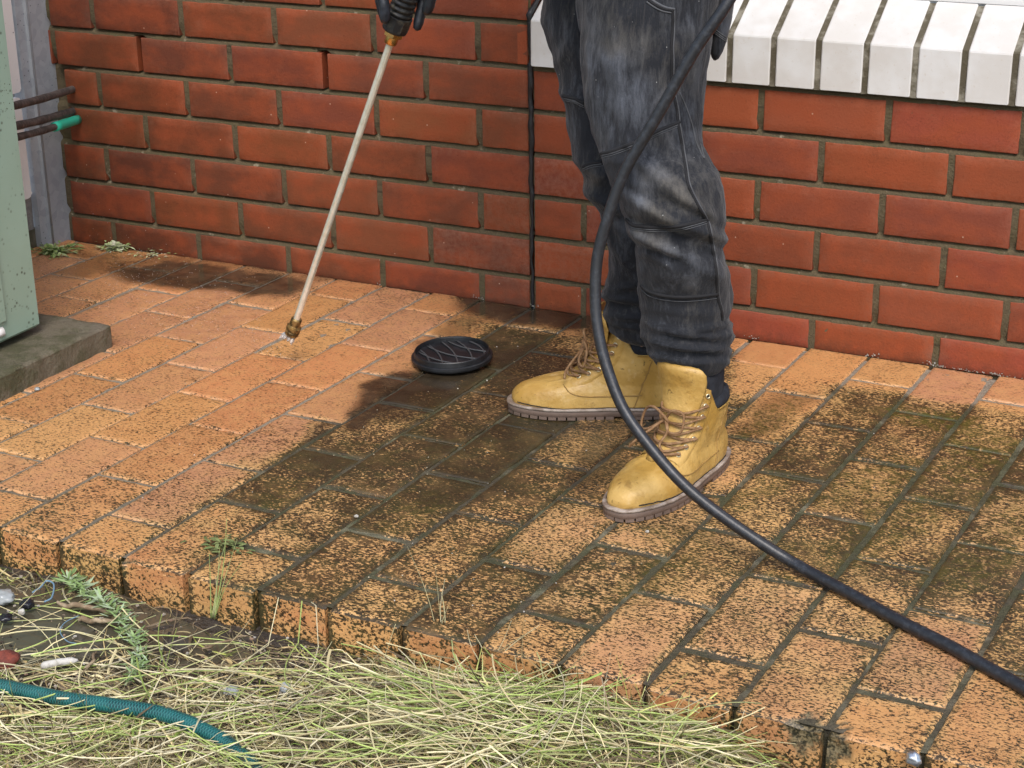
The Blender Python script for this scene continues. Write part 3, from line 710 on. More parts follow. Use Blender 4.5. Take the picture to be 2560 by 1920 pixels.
def pipe(label, A, B, r, mat, sleeve=None, bend=.003):
    A = np.array(A); B = np.array(B); mid = (A+B)/2+np.array([0, 0, -bend])
    P = smoothpath([A, mid, B], 10)
    rr = r*(1+.05*np.sin(np.arange(len(P))*1.3)); V, F = tube_vf(P, rr, 12)
    e = empty('pipe', tuple(B)); tag(e, label, 'pipe', 'pipes between the cabinet and the wall')
    mesh('lagging', V, F, mat, e)
    if sleeve is not None:
        k = int(len(P)*sleeve); V, F = tube_vf(P[k:], r*1.35, 14); mesh('sleeve', V, F, M['greenpipe'], e)
hp = lambda u, v, y: aty(u*D, v*D, y)
pipe('rusty brown pipe, topmost of the three crossing the steel post', hp(-20, 240, -.50), hp(166, 190, .03), .0085, M['pipe'])
pipe('dark lagged pipe, middle of the three crossing the steel post', hp(-20, 283, -.50), hp(166, 238, .03), .0088, M['pipe'])
pipe('dark pipe with bright green sleeve at the wall, lowest of three', hp(-20, 310, -.50), hp(168, 258, .0), .0078, M['pipe'], .70)

# ---------------------------------------------------------------- drain cap
def cap():
    c = np.array([-.583, -.360, .0]); e = empty('drain_cap', tuple(c)); tag(e, 'round black plastic drain cap with raised ribs sitting on the paving', 'cap')
    ax = np.array([-.02, -.03, 1.0]); ax /= np.linalg.norm(ax); up = c+ax
    prof = [(.010, .050), (.008, .070), (.009, .0755), (.012, .0765), (.0165, .0762), (.0175, .0745), (.018, .0715), (.0262, .0705), (.0275, .0695), (.0275, .0680), (.025, .0672), (.0195, .0665), (.0185, .055), (.0185, .03), (.0185, .002)]
    V, F = lathe(c, up, prof, 72); mesh('rim', V, F, M['cap'], e, smooth=False)
    V, F = lathe(c, up, [(-.004, .048), (.006, .05), (.012, .053)], 40); mesh('collar', V, F, M['cap'], e)
    u = np.array([math.cos(.45), math.sin(.45), 0]); u -= ax*(u@ax); u /= np.linalg.norm(u); vv = np.cross(ax, u)
    RT = [(-.052, .0), (-.030, .0), (-.008, 0), (.016, 0), (.040, 0)]
    def rib(a, b, cv):
        P = []
        for t in np.linspace(0, 1, 14):
            p = (1-t)*np.array(a)+t*np.array(b); q = np.array(b)-np.array(a); nn = np.array([-q[1], q[0]]); nn = nn/np.linalg.norm(nn)
            p = p+nn*cv*math.sin(math.pi*t); l = np.linalg.norm(p)
            if l > .064: p = p/l*.064
            P.append(c+ax*.0205+u*p[0]+vv*p[1])
        V, F = tube_vf(P, .0016, 6); V = np.array(V); mesh('rib', V, F, m_rib, e)
    for a, b, cv in (((-.060, .020), (-.040, -.046), .004), ((-.044, .044), (-.014, -.062), .006), ((-.022, .060), (.014, -.064), .008), ((.006, .065), (.040, -.052), .009), ((.032, .057), (.062, -.020), .008),
                     ((-.062, .010), (.020, -.060), -.010), ((-.048, .040), (.050, -.036), -.012), ((-.010, .062), (.064, .000), -.008)):
        rib(a, b, cv)
m_rib = m_simple('rib_grey', (.06, .062, .066), .4)
cap()

# ---------------------------------------------------------------- pressure washer lance
TIP = atz(728, 838, .062); HB = aty(985, 80, -.50); ax_ = (HB-TIP)/np.linalg.norm(HB-TIP)
lance = empty('spray_lance', tuple(TIP)); tag(lance, 'steel pressure washer lance with brass nozzle, gripped in a black glove', 'lance')
LL = np.linalg.norm(HB-TIP)
V, F = lathe(TIP, HB, [(.034, .0066), (.036, .0063), (LL*.5, .0063), (LL*.505, .0065), (LL*.51, .0063), (LL-.02, .0063), (LL+.01, .0066)], 20); mesh('rod', V, F, M['steel'], lance)
V, F = lathe(TIP, HB, [(0, .007), (.0008, .0112), (.003, .0128), (.010, .0133), (.0105, .0127), (.012, .0127), (.0125, .0136), (.020, .0136), (.0206, .0112), (.0225, .0112), (.023, .0104), (.036, .0102), (.0375, .0095), (.0378, .0063)], 28); mesh('nozzle', V, F, M['brass'], lance, smooth=False)
V, F = lathe(TIP, HB, [(LL-.022, .0075), (LL-.021, .0110), (LL-.008, .0118), (LL-.007, .0120)], 24); mesh('brass_collar', V, F, M['brassn'], lance)
V, F = lathe(TIP, HB, [(LL-.007, .0125), (LL-.0062, .0172), (LL+.001, .0176), (LL+.002, .016)], 6); o = mesh('hex_nut', V, F, M['brassn'], lance, smooth=False)
prof = [(LL+.001, .014), (LL+.002, .0205), (LL+.005, .0222)]; prof += [(LL+.030, .0235), (LL+.031, .0215)]
V, F = lathe(TIP, HB, prof, 10); mesh('coupling_nut', V, F, M['grip'], lance, smooth=False)
prof = []
for i in range(16):
    t = LL+.032+i*.0098; prof += [(t, .0185), (t+.0008, .0212), (t+.0055, .0212), (t+.0063, .0185)]
V, F = lathe(TIP, HB, prof, 28); mesh('ribbed_grip', V, F, M['grip'], lance)
G0 = TIP+ax_*(LL+.19)
V, F = lathe(G0, G0+ax_, [(0, .016), (.01, .021), (.12, .024), (.16, .018)], 20); mesh('trigger_gun', V, F, M['grip'], lance)
# spray burst at the nozzle
mb = MB()
for k in range(26):
    a = random.uniform(0, 2*math.pi); rad_ = random.uniform(.004, .017)
    N1 = np.cross(ax_, [0, 1, 0]); N1 /= np.linalg.norm(N1); N2 = np.cross(ax_, N1)
    p0 = TIP+rad_*.6*(math.cos(a)*N1+math.sin(a)*N2); p1 = p0-ax_*random.uniform(.004, .011)+rad_*.5*(math.cos(a)*N1+math.sin(a)*N2)+np.array([-.004, 0, 0])
    V, F = tube_vf([p0, (p0+p1)/2+rng.normal(0, .0012, 3), p1], [.002, .0032, .0006], 6); mb.add(V, F)
sp = mb.build('water_spray', [M['spray']]); tag(sp, 'small burst of water leaving the brass nozzle', 'spray')

# ---------------------------------------------------------------- person: body
per = None
def skinmesh(name, pts, edges, radii, mat, parent=None, sub=2):
    me = bpy.data.meshes.new(name); off = np.array(root_loc(parent)) if parent is not None else 0
    me.from_pydata((np.array(pts)-off).tolist(), edges, []); o = bpy.data.objects.new(name, me); link(o, parent)
    sk = o.modifiers.new('skin', 'SKIN'); sk.use_smooth_shade = True
    for i, r in enumerate(radii):
        me.skin_vertices[0].data[i].radius = (r, r) if not isinstance(r, tuple) else r
    me.skin_vertices[0].data[0].use_root = True
    s = o.modifiers.new('subdivision', 'SUBSURF'); s.levels = sub; s.render_levels = sub
    me.materials.append(mat); return o
HIPR = (aty(1450, -200, -.61)+aty(1800, -200, -.61))/2; HIPL = (aty(1352, -200, -.45)+aty(1640, -200, -.45))/2; PEL = (HIPR+HIPL)/2+np.array([.02, .02, .04])
CHEST = PEL+np.array([-.13, -.10, .36]); NECK = CHEST+np.array([-.07, -.06, .16]); HEADC = NECK+np.array([-.07, -.06, .11])
SHN = CHEST+np.array([.12, -.15, .10])       # shoulder nearer the camera
SHF = CHEST+np.array([-.14, .14, .10])
HG = TIP+ax_*(LL+.13)                        # hand that holds the ribbed grip
GG = G0+ax_*.12
ELN = (SHN+GG)/2+np.array([.10, -.06, -.10]); ELF = (SHF+HG)/2+np.array([-.02, .12, .02])
ANR = np.array([.006, -.634, .09]); ANL = np.array([-.171, -.439, .09]); KNR = (aty(1530, 300, -.665)+aty(1690, 300, -.665))/2; KNL = (aty(1490, 300, -.49)+aty(1570, 300, -.49))/2
SHR = (aty(1610, 620, -.675)+aty(1800, 620, -.675))/2; SHL = (aty(1540, 620, -.485)+aty(1700, 620, -.485))/2
pts = [PEL, (PEL+CHEST)/2, CHEST, NECK, HEADC, HEADC+np.array([-.012, -.01, .09]), SHN, ELN, GG+np.array([.02, -.02, .04]), SHF, ELF, HG+np.array([.01, .03, .05]), HIPR, KNR, ANR, HIPL, KNL, ANL, SHR, SHL]
edges = [(0, 1), (1, 2), (2, 3), (3, 4), (4, 5), (2, 6), (6, 7), (7, 8), (2, 9), (9, 10), (10, 11), (0, 12), (12, 13), (13, 18), (18, 14), (0, 15), (15, 16), (16, 19), (19, 17)]
radii = [.11, .11, .125, .055, .082, .07, .055, .040, .026, .055, .040, .026, .070, .048, .022, .070, .048, .022, .036, .036]
per = skinmesh('person', pts, edges, radii, M['skin'])
tag(per, 'person in faded black work jeans and mustard boots washing the paving', 'person')
pts = [PEL+np.array([0, 0, -.03]), (PEL+CHEST)/2, CHEST, NECK+np.array([.01, .01, -.03]), SHN, ELN, GG+np.array([.03, -.03, .09]), SHF, ELF, HG+np.array([.01, .04, .10])]
edges = [(0, 1), (1, 2), (2, 3), (2, 4), (4, 5), (5, 6), (2, 7), (7, 8), (8, 9)]
skinmesh('sweatshirt', pts, edges, [.135, .135, .15, .07, .075, .058, .040, .075, .058, .040], M['hoodie'], per)
# hair, nose, ears, eyes
hd = np.array([-.76, -.65, 0]); hd /= np.linalg.norm(hd); hs = np.array([-hd[1], hd[0], 0])
rings = []
for k in range(9):
    t = k/8*math.pi/2; z = math.sin(t); rr_ = math.cos(t)
    rings.append(np.array([HEADC-hd*.012+np.array([0, 0, .04])+(.092*rr_*math.cos(a)*hd+.083*rr_*math.sin(a)*hs)+np.array([0, 0, .115*z+(.0 if math.cos(a) > .3 else -.05*(1-z))]) for a in np.linspace(0, 2*math.pi, 24, endpoint=False)]))
V, F = loft_vf(rings); mesh('hair', V, F, M['hair'], per)
V, F = tube_vf([HEADC+hd*.080+np.array([0, 0, .035]), HEADC+hd*.100+np.array([0, 0, .005]), HEADC+hd*.082+np.array([0, 0, -.003])], [.007, .012, .008], 10); mesh('nose', V, F, M['skin'], per)
for s_ in (-1, 1):
    V, F = tube_vf(smoothpath([HEADC+hs*s_*.078+np.array([0, 0, .03]), HEADC+hs*s_*.090-hd*.012+np.array([0, 0, .02]), HEADC+hs*s_*.080+np.array([0, 0, -.015])], 4), .009, 8); mesh('ear', V, F, M['skin'], per)
    V, F = lathe(HEADC+hd*.070+hs*s_*.03+np.array([0, 0, .03]), HEADC+hd*.2+hs*s_*.03+np.array([0, 0, .03]), [(0, .004), (.004, .011), (.010, .010), (.014, .003)], 12); mesh('eye', V, F, M['white'], per)
V, F = tube_vf([HEADC+hd*.083+hs*.022+np.array([0, 0, -.030]), HEADC+hd*.090+np.array([0, 0, -.028]), HEADC+hd*.083-hs*.022+np.array([0, 0, -.030])], [.003, .005, .003], 8); mesh('mouth', V, F, m_simple('lips', (.35, .14, .11), .5), per)

# ---------------------------------------------------------------- jeans
AR = np.array([math.cos(.4547), math.sin(.4547), 0]); AB = np.array([-AR[1], AR[0], 0])     # across / away from the viewer's side
def leg_rings(rows, dr, seg, seed, folds):
    """rows: (v, uL, uR, y). silhouettes measured in the photo, turned into round cross sections at their own distance"""
    rows = np.array(rows, float); vs = np.linspace(rows[0, 0], rows[-1, 0], 150)
    rings = []; fd = []
    for v in vs:
        uL = np.interp(v, rows[:, 0], rows[:, 1]); uR = np.interp(v, rows[:, 0], rows[:, 2]); y = np.interp(v, rows[:, 0], rows[:, 3])
        a = aty(uL, v, y); b = aty(uR, v, y); c = (a+b)/2; w_ = np.linalg.norm((b-a))*.5*.955
        ring = []
        for k in range(seg):
            t = 2*math.pi*k/seg; ct, st = math.cos(t), math.sin(t)
            p = c+AR*w_*ct+AB*w_*dr*st; p[2] = c[2]
            nrm = AR*ct+AB*st/dr
            q = proj(p); h = 0
            for (fu, fv, an, L_, wd, am) in folds:
                al = math.radians(an); du, dv = q[0]-fu, q[1]-fv
                xx = (du*math.cos(al)+dv*math.sin(al)); yy = (-du*math.sin(al)+dv*math.cos(al))+ .0006*xx*xx*(1 if am > 0 else -1)
                h += 1.12*am*math.exp(-(yy/wd)**2)*math.exp(-(xx/L_)**2)*(1 if st < .35 else .5)
            h += .0052*mnoise.fractal(Vector((p[0]*16, p[1]*16, p[2]*9+seed)), 1, 2, 3)
            h += .0028*mnoise.fractal(Vector((p[0]*45, p[1]*45, p[2]*26+seed)), 1, 2, 3)
            ring.append(p+nrm*h)
        rings.append(np.array(ring))
    return rings
RLEG = [(-330, 1452, 1795, -.60), (-200, 1448, 1812, -.61), (-100, 1446, 1810, -.62), (0, 1448, 1797, -.63), (48, 1452, 1790, -.635), (96, 1456, 1783, -.64), (150, 1459, 1771, -.645), (193, 1463, 1760, -.65), (265, 1475, 1755, -.66), (337, 1492, 1748, -.67), (363, 1500, 1751, -.675), (381, 1503, 1760, -.68),
 (403, 1513, 1773, -.68), (435, 1528, 1794, -.685), (469, 1544, 1803, -.685), (504, 1553, 1808, -.685), (551, 1566, 1811, -.68), (613, 1591, 1811, -.675), (660, 1600, 1817, -.67), (739, 1602, 1823, -.64), (789, 1606, 1817, -.64), (805, 1608, 1818, -.64), (815, 1606, 1826, -.64), (832, 1604, 1826, -.64), (845, 1612, 1831, -.64), (858, 1618, 1824, -.64), (872, 1622, 1830, -.64), (887, 1632, 1830, -.64), (902, 1640, 1825, -.64), (916, 1652, 1812, -.64), (922, 1665, 1800, -.64)]
LLEG = [(-330, 1345, 1680, -.44), (-200, 1352, 1670, -.45), (-100, 1362, 1660, -.46), (0, 1362, 1640, -.47), (55, 1359, 1632, -.47), (104, 1376, 1630, -.475), (164, 1393, 1630, -.48), (205, 1403, 1632, -.485), (253, 1410, 1635, -.49), (325, 1424, 1642, -.495), (372, 1434, 1650, -.50), (416, 1453, 1662, -.505), (457, 1465, 1675, -.505), (491, 1478, 1685, -.505), (513, 1494, 1692, -.50), (529, 1504, 1698, -.50), (560, 1510, 1705, -.495), (629, 1526, 1718, -.485), (676, 1525, 1715, -.475), (700, 1517, 1705, -.47), (715, 1512, 1705, -.465), (745, 1511, 1700, -.46), (786, 1515, 1700, -.455), (820, 1522, 1695, -.455), (838, 1540, 1690, -.455), (848, 1560, 1680, -.455), (852, 1590, 1670, -.455)]
RF = [(1700, 560, 24, 150, 16, .010), (1690, 480, 40, 120, 14, .007), (1660, 620, 22, 120, 12, .008), (1760, 600, 20, 60, 9, -.006), (1690, 660, 18, 110, 18, .006), (1600, 400, 60, 90, 14, .006), (1650, 330, 68, 120, 16, .005), (1560, 250, 75, 120, 14, .004),
 (1720, 835, 6, 110, 6, .008), (1720, 850, 4, 110, 5, -.007), (1710, 868, 9, 90, 6, .008), (1740, 884, 3, 90, 5, -.006), (1700, 900, 8, 100, 7, .008), (1650, 815, 14, 60, 5, .005), (1770, 818, -8, 60, 6, .006), (1700, 780, 4, 90, 9, .003), (1660, 640, 25, 80, 8, -.006), (1730, 530, 26, 90, 9, -.006), (1690, 590, 24, 130, 8, -.006)]
LF = [(1540, 745, 8, 90, 7, .008), (1560, 765, 12, 80, 6, -.006), (1550, 790, 6, 90, 8, .008), (1560, 812, 16, 80, 6, .007), (1500, 500, 30, 60, 14, .008), (1470, 420, 30, 60, 14, .005), (1560, 720, -10, 70, 6, .006), (1440, 250, 25, 70, 12, .004), (1420, 120, -60, 90, 14, .004), (1550, 640, 60, 60, 10, .005)]
RR_ = leg_rings(RLEG, .95, 96, 1., RF); RL_ = leg_rings(LLEG, .92, 96, 5., LF)
FADE = [(1560, 120, 60, 120, 80, .75), (1600, 250, 90, 110, 75, .7), (1650, 340, 60, 60, 60, .55), (1790, 330, 30, 140, 80, .55), (1690, 470, 120, 26, 40, 1.2), (1620, 520, 100, 16, 35, 1.3), (1600, 440, 30, 60, -30, .8), (1650, 610, 130, 20, 26, 1.25), (1690, 700, 80, 45, 10, .75), (1800, 600, 20, 160, 85, .8), (1810, 740, 16, 60, 85, .6), (1740, 520, 60, 60, 60, .55), (1480, 450, 40, 30, 40, .75), (1400, 200, 40, 140, 80, .3), (1720, 80, 60, 60, 0, .5), (1500, 60, 40, 80, 90, .5), (1660, 380, 70, 20, -20, .35), (1440, 330, 25, 80, 80, .3)]
def fadeval(P):
    uv = proj(P); r = np.full(len(P), .26)
    for cu, cv, ru, rv, an, s in FADE:
        a = math.radians(an); du = uv[:, 0]-cu; dv = uv[:, 1]-cv; x = (du*math.cos(a)+dv*math.sin(a))/ru; y = (-du*math.sin(a)+dv*math.cos(a))/rv
        r = np.maximum(r, s*np.exp(-(x*x+y*y)))
    r = r*(1-.70*sstep(640, 790, uv[:, 1])); return r
mb = MB()
for rg in (RR_, RL_):
    rg = [r[::-1] for r in rg]
    V, F = loft_vf(rg, False, False); mb.add(V, F)
    # inner turn-up so the hem has thickness
    last = rg[-1]; cc = last.mean(0); ins = [cc+(last-cc)*s+np.array([0, 0, dz]) for s, dz in ((.93, -.001), (.90, .004), (.86, .03))]
    V, F = loft_vf([last]+ins, False, True); mb.add(V, F)
hipr = []
for z, s_, cx in ((.80, 1.0, 0), (.88, 1.05, 0), (.96, 1.0, 0), (1.03, .92, 0), (1.05, .90, 0)):
    c = (HIPR+HIPL)/2+np.array([0.0, 0, 0]); c[2] = z
    hipr.append(np.array([c+.185*s_*math.cos(t)*np.array([.55, -.83, 0])+.125*s_*math.sin(t)*np.array([.83, .55, 0]) for t in np.linspace(0, 2*math.pi, 96, endpoint=False)]))
V, F = loft_vf(hipr, True, True); mb.add(V, F)
allV = np.concatenate(mb.V)
jeans = mb.build('jeans', [M['jeans']], per, attrs={'fade': fadeval(allV)}); jeans['label'] = 'faded black work jeans with knee seams and rolled cuffs'
bvhJ = BVHTree.FromPolygons([Vector(v) for v in allV], mb.F)
def on_surface(bvh, uvs, off=.0006, n=10):
    """a line measured on the cloth, laid on the real surface"""
    uv = smoothpath([(a, b, 0) for a, b in uvs], n); out = []
    for a, b, _ in uv:
        d = Vector(ray(a, b)).normalized(); h = bvh.ray_cast(Vector(CL), d)
        if h[0] is not None:
            nn = h[1] if h[1].dot(d) < 0 else -h[1]
            out.append(np.array(h[0]+nn*off))
    if len(out) < 3: return None
    out = np.array(out); keep = [out[0]]
    for p in out[1:]:
        if np.linalg.norm(p-keep[-1]) < .03: keep.append(p)
    return np.array(keep) if len(keep) > 2 else None
Z3 = lambda x, y: (1340+x/4.148, y/4.148)
Z2 = lambda x, y: (1340+x/3.19, 300+y/3.19)
def seam(uvs, r, mat, name='seam', off=.0006):
    P = on_surface(bvhJ, uvs, off)
    if P is not None:
        V, F = tube_vf(P, r, 6); return mesh(name, V, F, M[mat], jeans)
for uvs, dark in (([Z2(522, 282), Z2(620, 258), Z2(740, 212), Z2(830, 170), Z2(930, 120), Z2(1030, 75), Z2(1145, 28)], 1),
                  ([Z2(722, 806), Z2(770, 850), Z2(850, 862), Z2(950, 868), Z2(1100, 862), Z2(1240, 840), Z2(1375, 800)], 1),
                  ([Z3(280, 1010), Z3(400, 1040), Z3(480, 1080), Z3(560, 1105)], 1), ([Z2(375, 385), Z2(440, 360), Z2(535, 345)], 1),
                  ([Z2(840, 1330), Z2(900, 1380), Z2(1000, 1410), Z2(1150, 1425), Z2(1300, 1418), Z2(1450, 1400)], 0)):
    seam([(a, b-4.0) for a, b in uvs], .0030, 'threadd', off=.0002)
    if dark: seam([(a, b+1.5) for a, b in uvs], .0009, 'thread', off=.0010)
    seam([(a, b+6.5) for a, b in uvs], .0006, 'thread', off=.0006)
sm = [Z3(1435, 90), Z3(1435, 300), Z3(1425, 500), Z3(1430, 700), Z3(1425, 850), Z3(1450, 1000), Z3(1480, 1150), Z3(1495, 1300), Z3(1530, 1500), Z2(1180, 230), Z2(1205, 380), Z2(1230, 520), Z2(1300, 670), Z2(1370, 790), Z2(1400, 900), Z2(1420, 1020), Z2(1450, 1200), Z2(1460, 1400), Z2(1490, 1520), Z2(1500, 1600)]
seam(sm, .0011, 'thread'); seam([(a-5, b) for a, b in sm], .0022, 'threadd', off=.0002)
seam([Z3(1490, 960), Z3(1560, 1120), Z3(1620, 1300), Z3(1660, 1480), Z3(1740, 1640), Z2(1310, 190)], .0009, 'thread')
pk = [Z3(1180, -20), Z3(1250, 30), Z3(1340, 75), Z3(1435, 95)]; seam(pk, .0018, 'thread'); seam([(a-8, b+9) for a, b in pk], .0012, 'thread'); seam([(a-4, b+4) for a, b in pk], .0022, 'threadd', off=.0002)
seam([Z3(290, 1020), Z3(420, 1062), Z3(540, 1112)], .0009, 'thread')
# hanging back pocket that bulges at the hip
rings = []
for v, uL, uR, yy, th in ((-160, 1770, 1835, -.54, .030), (-60, 1775, 1850, -.54, .034), (0, 1778, 1834, -.54, .036), (50, 1778, 1827, -.54, .036), (95, 1778, 1816, -.545, .034), (125, 1776, 1806, -.55, .028), (142, 1779, 1797, -.55, .020), (149, 1783, 1790, -.55, .008)):
    a = aty(uL, v, yy); b = aty(uR, v, yy); c = (a+b)/2; w_ = np.linalg.norm(b-a)/2
    rings.append(np.array([c+AR*w_*math.cos(t)+AB*th*math.sin(t) for t in np.linspace(2*math.pi, 0, 24, endpoint=False)]))
V, F = loft_vf(rings); pv = mesh('back_pocket', V, F, M['jeans'], jeans, attrs={'fade': np.full(len(V), .45)})
bP = BVHTree.FromPolygons([Vector(v) for v in V], F)
for dy in (0, 6, 11):
    P = on_surface(bP, [(1785, 70+dy), (1800, 82+dy), (1815, 93+dy)], .0006)
    if P is not None: V, F = tube_vf(P, .0009, 5); mesh('pocket_stitch', V, F, M['thread'], jeans)

# ---------------------------------------------------------------- boots
def boot(org, head, mirror, name_label, tongue_z=.204, bow=True):
    org = np.array(org, float); f = np.array([head[0], head[1], 0.0]); f /= np.linalg.norm(f); s = np.array([-f[1], f[0], 0])*mirror
    W = lambda p: org+p[0]*f+p[1]*s+p[2]*EZ
    WA = lambda A: org+A[:, :1]*f+A[:, 1:2]*s+A[:, 2:3]*EZ
    e = bpy.data.objects.new('boot', None)
    NA = 72
    def outline(xr, xf, sc, z, grow=0.0, sq=.72):
        ring = []
        for k in range(NA):
            t = 2*math.pi*k/NA; x = xr+(xf-xr)*(1-math.cos(t))/2
            bw = np.interp(x, [0, .05, .11, .17, .215, .25, .29], [.0355, .0375, .0385, .047, .0515, .050, .045])
            inner = 1.0-.06*math.exp(-((x-.12)/.05)**2)*(1 if math.sin(t) < 0 else 0)
            y = math.copysign(abs(math.sin(t))**sq, math.sin(t))*bw*sc*inner
            cx = -.006*sstep(.15, .29, x)      # toes swing slightly inwards
            gx_ = -grow*math.cos(t); gy_ = grow*math.sin(t)
            ring.append((x+gx_, y+cx+gy_, z))
        return np.array(ring)
    prof = [ # z, xr, xf, width scale, squareness
     (.016, .000, .288, 1.00, .70), (.024, -.002, .290, 1.015, .70), (.032, -.004, .289, 1.01, .70), (.040, -.004, .284, .99, .72), (.046, -.003, .276, .965, .74), (.051, -.002, .265, .93, .77), (.055, -.001, .252, .90, .80), (.059, .000, .236, .875, .83), (.062, .001, .219, .86, .86),
     (.066, .002, .201, .865, .88), (.071, .003, .187, .875, .86), (.078, .004, .173, .89, .84), (.086, .005, .162, .905, .82), (.095, .005, .153, .92, .80), (.104, .005, .146, .935, .78), (.111, .004, .142, .945, .76)]
    rings = []
    for z, xr, xf, sc, sq in prof: rings.append(outline(xr, xf, sc, z, 0, sq))
    # collar line: low at the back, rising to tabs beside the tongue
    for tt, dz, gr in ((.35, 0, .0005), (.7, 0, .0008), (1, 0, .0008), (1, .0012, -.0012), (1, -.001, -.0035), (1, -.012, -.005)):
        rg = outline(.003, .140-.006*min(tt, 1), .955, .117+dz, gr, .76)
        xx = rg[:, 0]; peak = .042*sstep(.070, .100, xx)-.040*sstep(.127, .137, xx)-.004*sstep(.05, .0, xx); rg[:, 2] += peak*tt
        rg[:, 0] -= .012*tt*sstep(.09, .13, xx); rings.append(rg)
    for i, rg in enumerate(rings[:-6]):
        for k in range(NA):
            p = rg[k]; cr = .0026*mnoise.fractal(Vector((p[0]*38, p[1]*38, p[2]*38+mirror)), 1, 2, 3)
            # creases where the toes bend and round the ankle
            for cx_, am_ in ((.214, -.0024), (.206, .0018), (.198, -.0030), (.190, .0020), (.182, -.0026)):
                cr += am_*math.exp(-((p[0]-cx_-.25*(p[2]-.05)-.004*math.sin(p[1]*90))/.0038)**2)*sstep(.030, .056, p[2])
            for cz_, am_ in ((.078, -.0024), (.086, .0020), (.095, -.0030), (.104, .0018)):
                cr += am_*math.exp(-((p[2]-cz_-.22*(p[0]-.06)-.003*math.sin(p[1]*80+cz_*300))/.0036)**2)*sstep(.15, .06, p[0])
            c0 = np.array([(rg[:, 0].min()+rg[:, 0].max())/2, 0, p[2]-.04]); nn = p-c0; nn /= np.linalg.norm(nn); rg[k] = p+nn*cr
    rings = [r[::-1] for r in rings]
    V, F = loft_vf([WA(r) for r in rings], True, False)
    if mirror < 0: F = [t[::-1] for t in F]
    bt = mesh('boot', V, F, M['leather'], per); bt['label'] = name_label
    bv = BVHTree.FromPolygons([Vector(v) for v in V], F)
    def near(p, off=.0008):
        h = bv.find_nearest(Vector(W(p))); c0 = W((.14 if p[2] < .06 else .07, 0, p[2]-.02)); nn = Vector(np.array(h[0])-c0).normalized(); hn = h[1] if h[1].dot(nn) > 0 else -h[1]
        return np.array(h[0]+hn*off), np.array(hn)
    def line(ps, r, mat, nm, off=.0004, n=8):
        P = np.array([near(p, off)[0] for p in smoothpath(ps, n)]); V, F = tube_vf(P, r, 6); mesh(nm, V, F, M[mat], bt)
    # sole: welt, mid sole, lugs
    def solering(z, g): return outline(-.004, .291, 1.0, z, g, .66)
    sr = [solering(.0048, .0030), solering(.0062, .0048), solering(.0150, .0052), solering(.0160, .0042)]
    V, F = loft_vf([WA(r[::-1]) for r in sr], True, True); F = F if mirror > 0 else [t[::-1] for t in F]; mesh('sole', V, F, M['sole'], bt)
    sr = [solering(.0160, .0035), solering(.0166, .0064), solering(.0194, .0068), solering(.0204, .0054), solering(.0200, -.002)]
    V, F = loft_vf([WA(r[::-1]) for r in sr], True, True); F = F if mirror > 0 else [t[::-1] for t in F]; mesh('welt', V, F, M['welt'], bt)
    ring = solering(0, .0050); mb_ = MB(); cum = np.concatenate([[0], np.cumsum(np.linalg.norm(np.diff(ring, axis=0), axis=1))]); tot = cum[-1]
    for d0 in np.arange(0, tot, .0165):
        ps = [np.array([np.interp(d0+q, cum, ring[:, i]) for i in range(3)]) for q in (0, .0138)]
        mid = (ps[0]+ps[1])/2
        if .085 < mid[0] < .115: continue
        ctr = np.array([mid[0]*.94+.008, mid[1]*.35, 0]); 
        q = [ps[0], ps[1], ps[1]+(ctr-ps[1])*.6, ps[0]+(ctr-ps[0])*.6]
        Vq = np.array([[*a[:2], z] for z in (.0004, .0060) for a in q]); mesh('lug', WA(Vq), [(3, 2, 1, 0), (4, 5, 6, 7), (0, 1, 5, 4), (1, 2, 6, 5), (2, 3, 7, 6), (3, 0, 4, 7)], M['sole'], bt, smooth=False)
    # tongue
    TG = ((.064, .196, .018), (.074, .179, .021), (.086, .161, .024), (.100, .148, .027), (.120, .137, .031), (.145, .132, .036), (.168, .133, .042))
    rings_ = []
    for z, x, hw in TG+((tongue_z-.018, .137, .045), (tongue_z-.006, .140, .045), (tongue_z, .140, .040), (tongue_z+.001, .137, .034)):
        rg = []
        for k in range(20):
            t = 2*math.pi*k/20; y = hw*math.copysign(abs(math.cos(t))**.8, math.cos(t)); xx = x-.016*(y/.045)**2+.0055*math.sin(t)*(1 if z < tongue_z-.003 else .4)
            rg.append((xx, y, z-.006*(abs(y)/.045)**3))
        rings_.append(WA(np.array(rg)))
    V, F = loft_vf(rings_); F = F if mirror > 0 else [t[::-1] for t in F]; mesh('tongue', V, F, M['leather'], bt)
    # dark padding and the sock inside the collar
    pr_ = []
    for z, sc, g_ in ((.098, .86, -.004), (.112, .88, -.003), (.118, .93, -.001), (.123, .965, .0005), (.130, .960, .0), (.137, .93, -.002), (.140, .90, -.006), (.138, .88, -.009)):
        rg = outline(.004, .122, sc, z, g_, .8); rg[:, 2] -= (.0 if z < .11 else .010)*sstep(.09, .12, rg[:, 0]); pr_.append(WA(rg[::-1]))
    V, F = loft_vf(pr_, False, False); F = F if mirror > 0 else [t[::-1] for t in F]; mesh('collar_padding', V, F, M['sock'], bt)
    sk = [WA(outline(.022, .120, .88, z, 0, .85)) for z in (.13, .17, .20, .24)]
    V, F = loft_vf([r[::-1] for r in sk], False, True); F = F if mirror > 0 else [t[::-1] for t in F]; mesh('sock', V, F, M['sock'], bt)
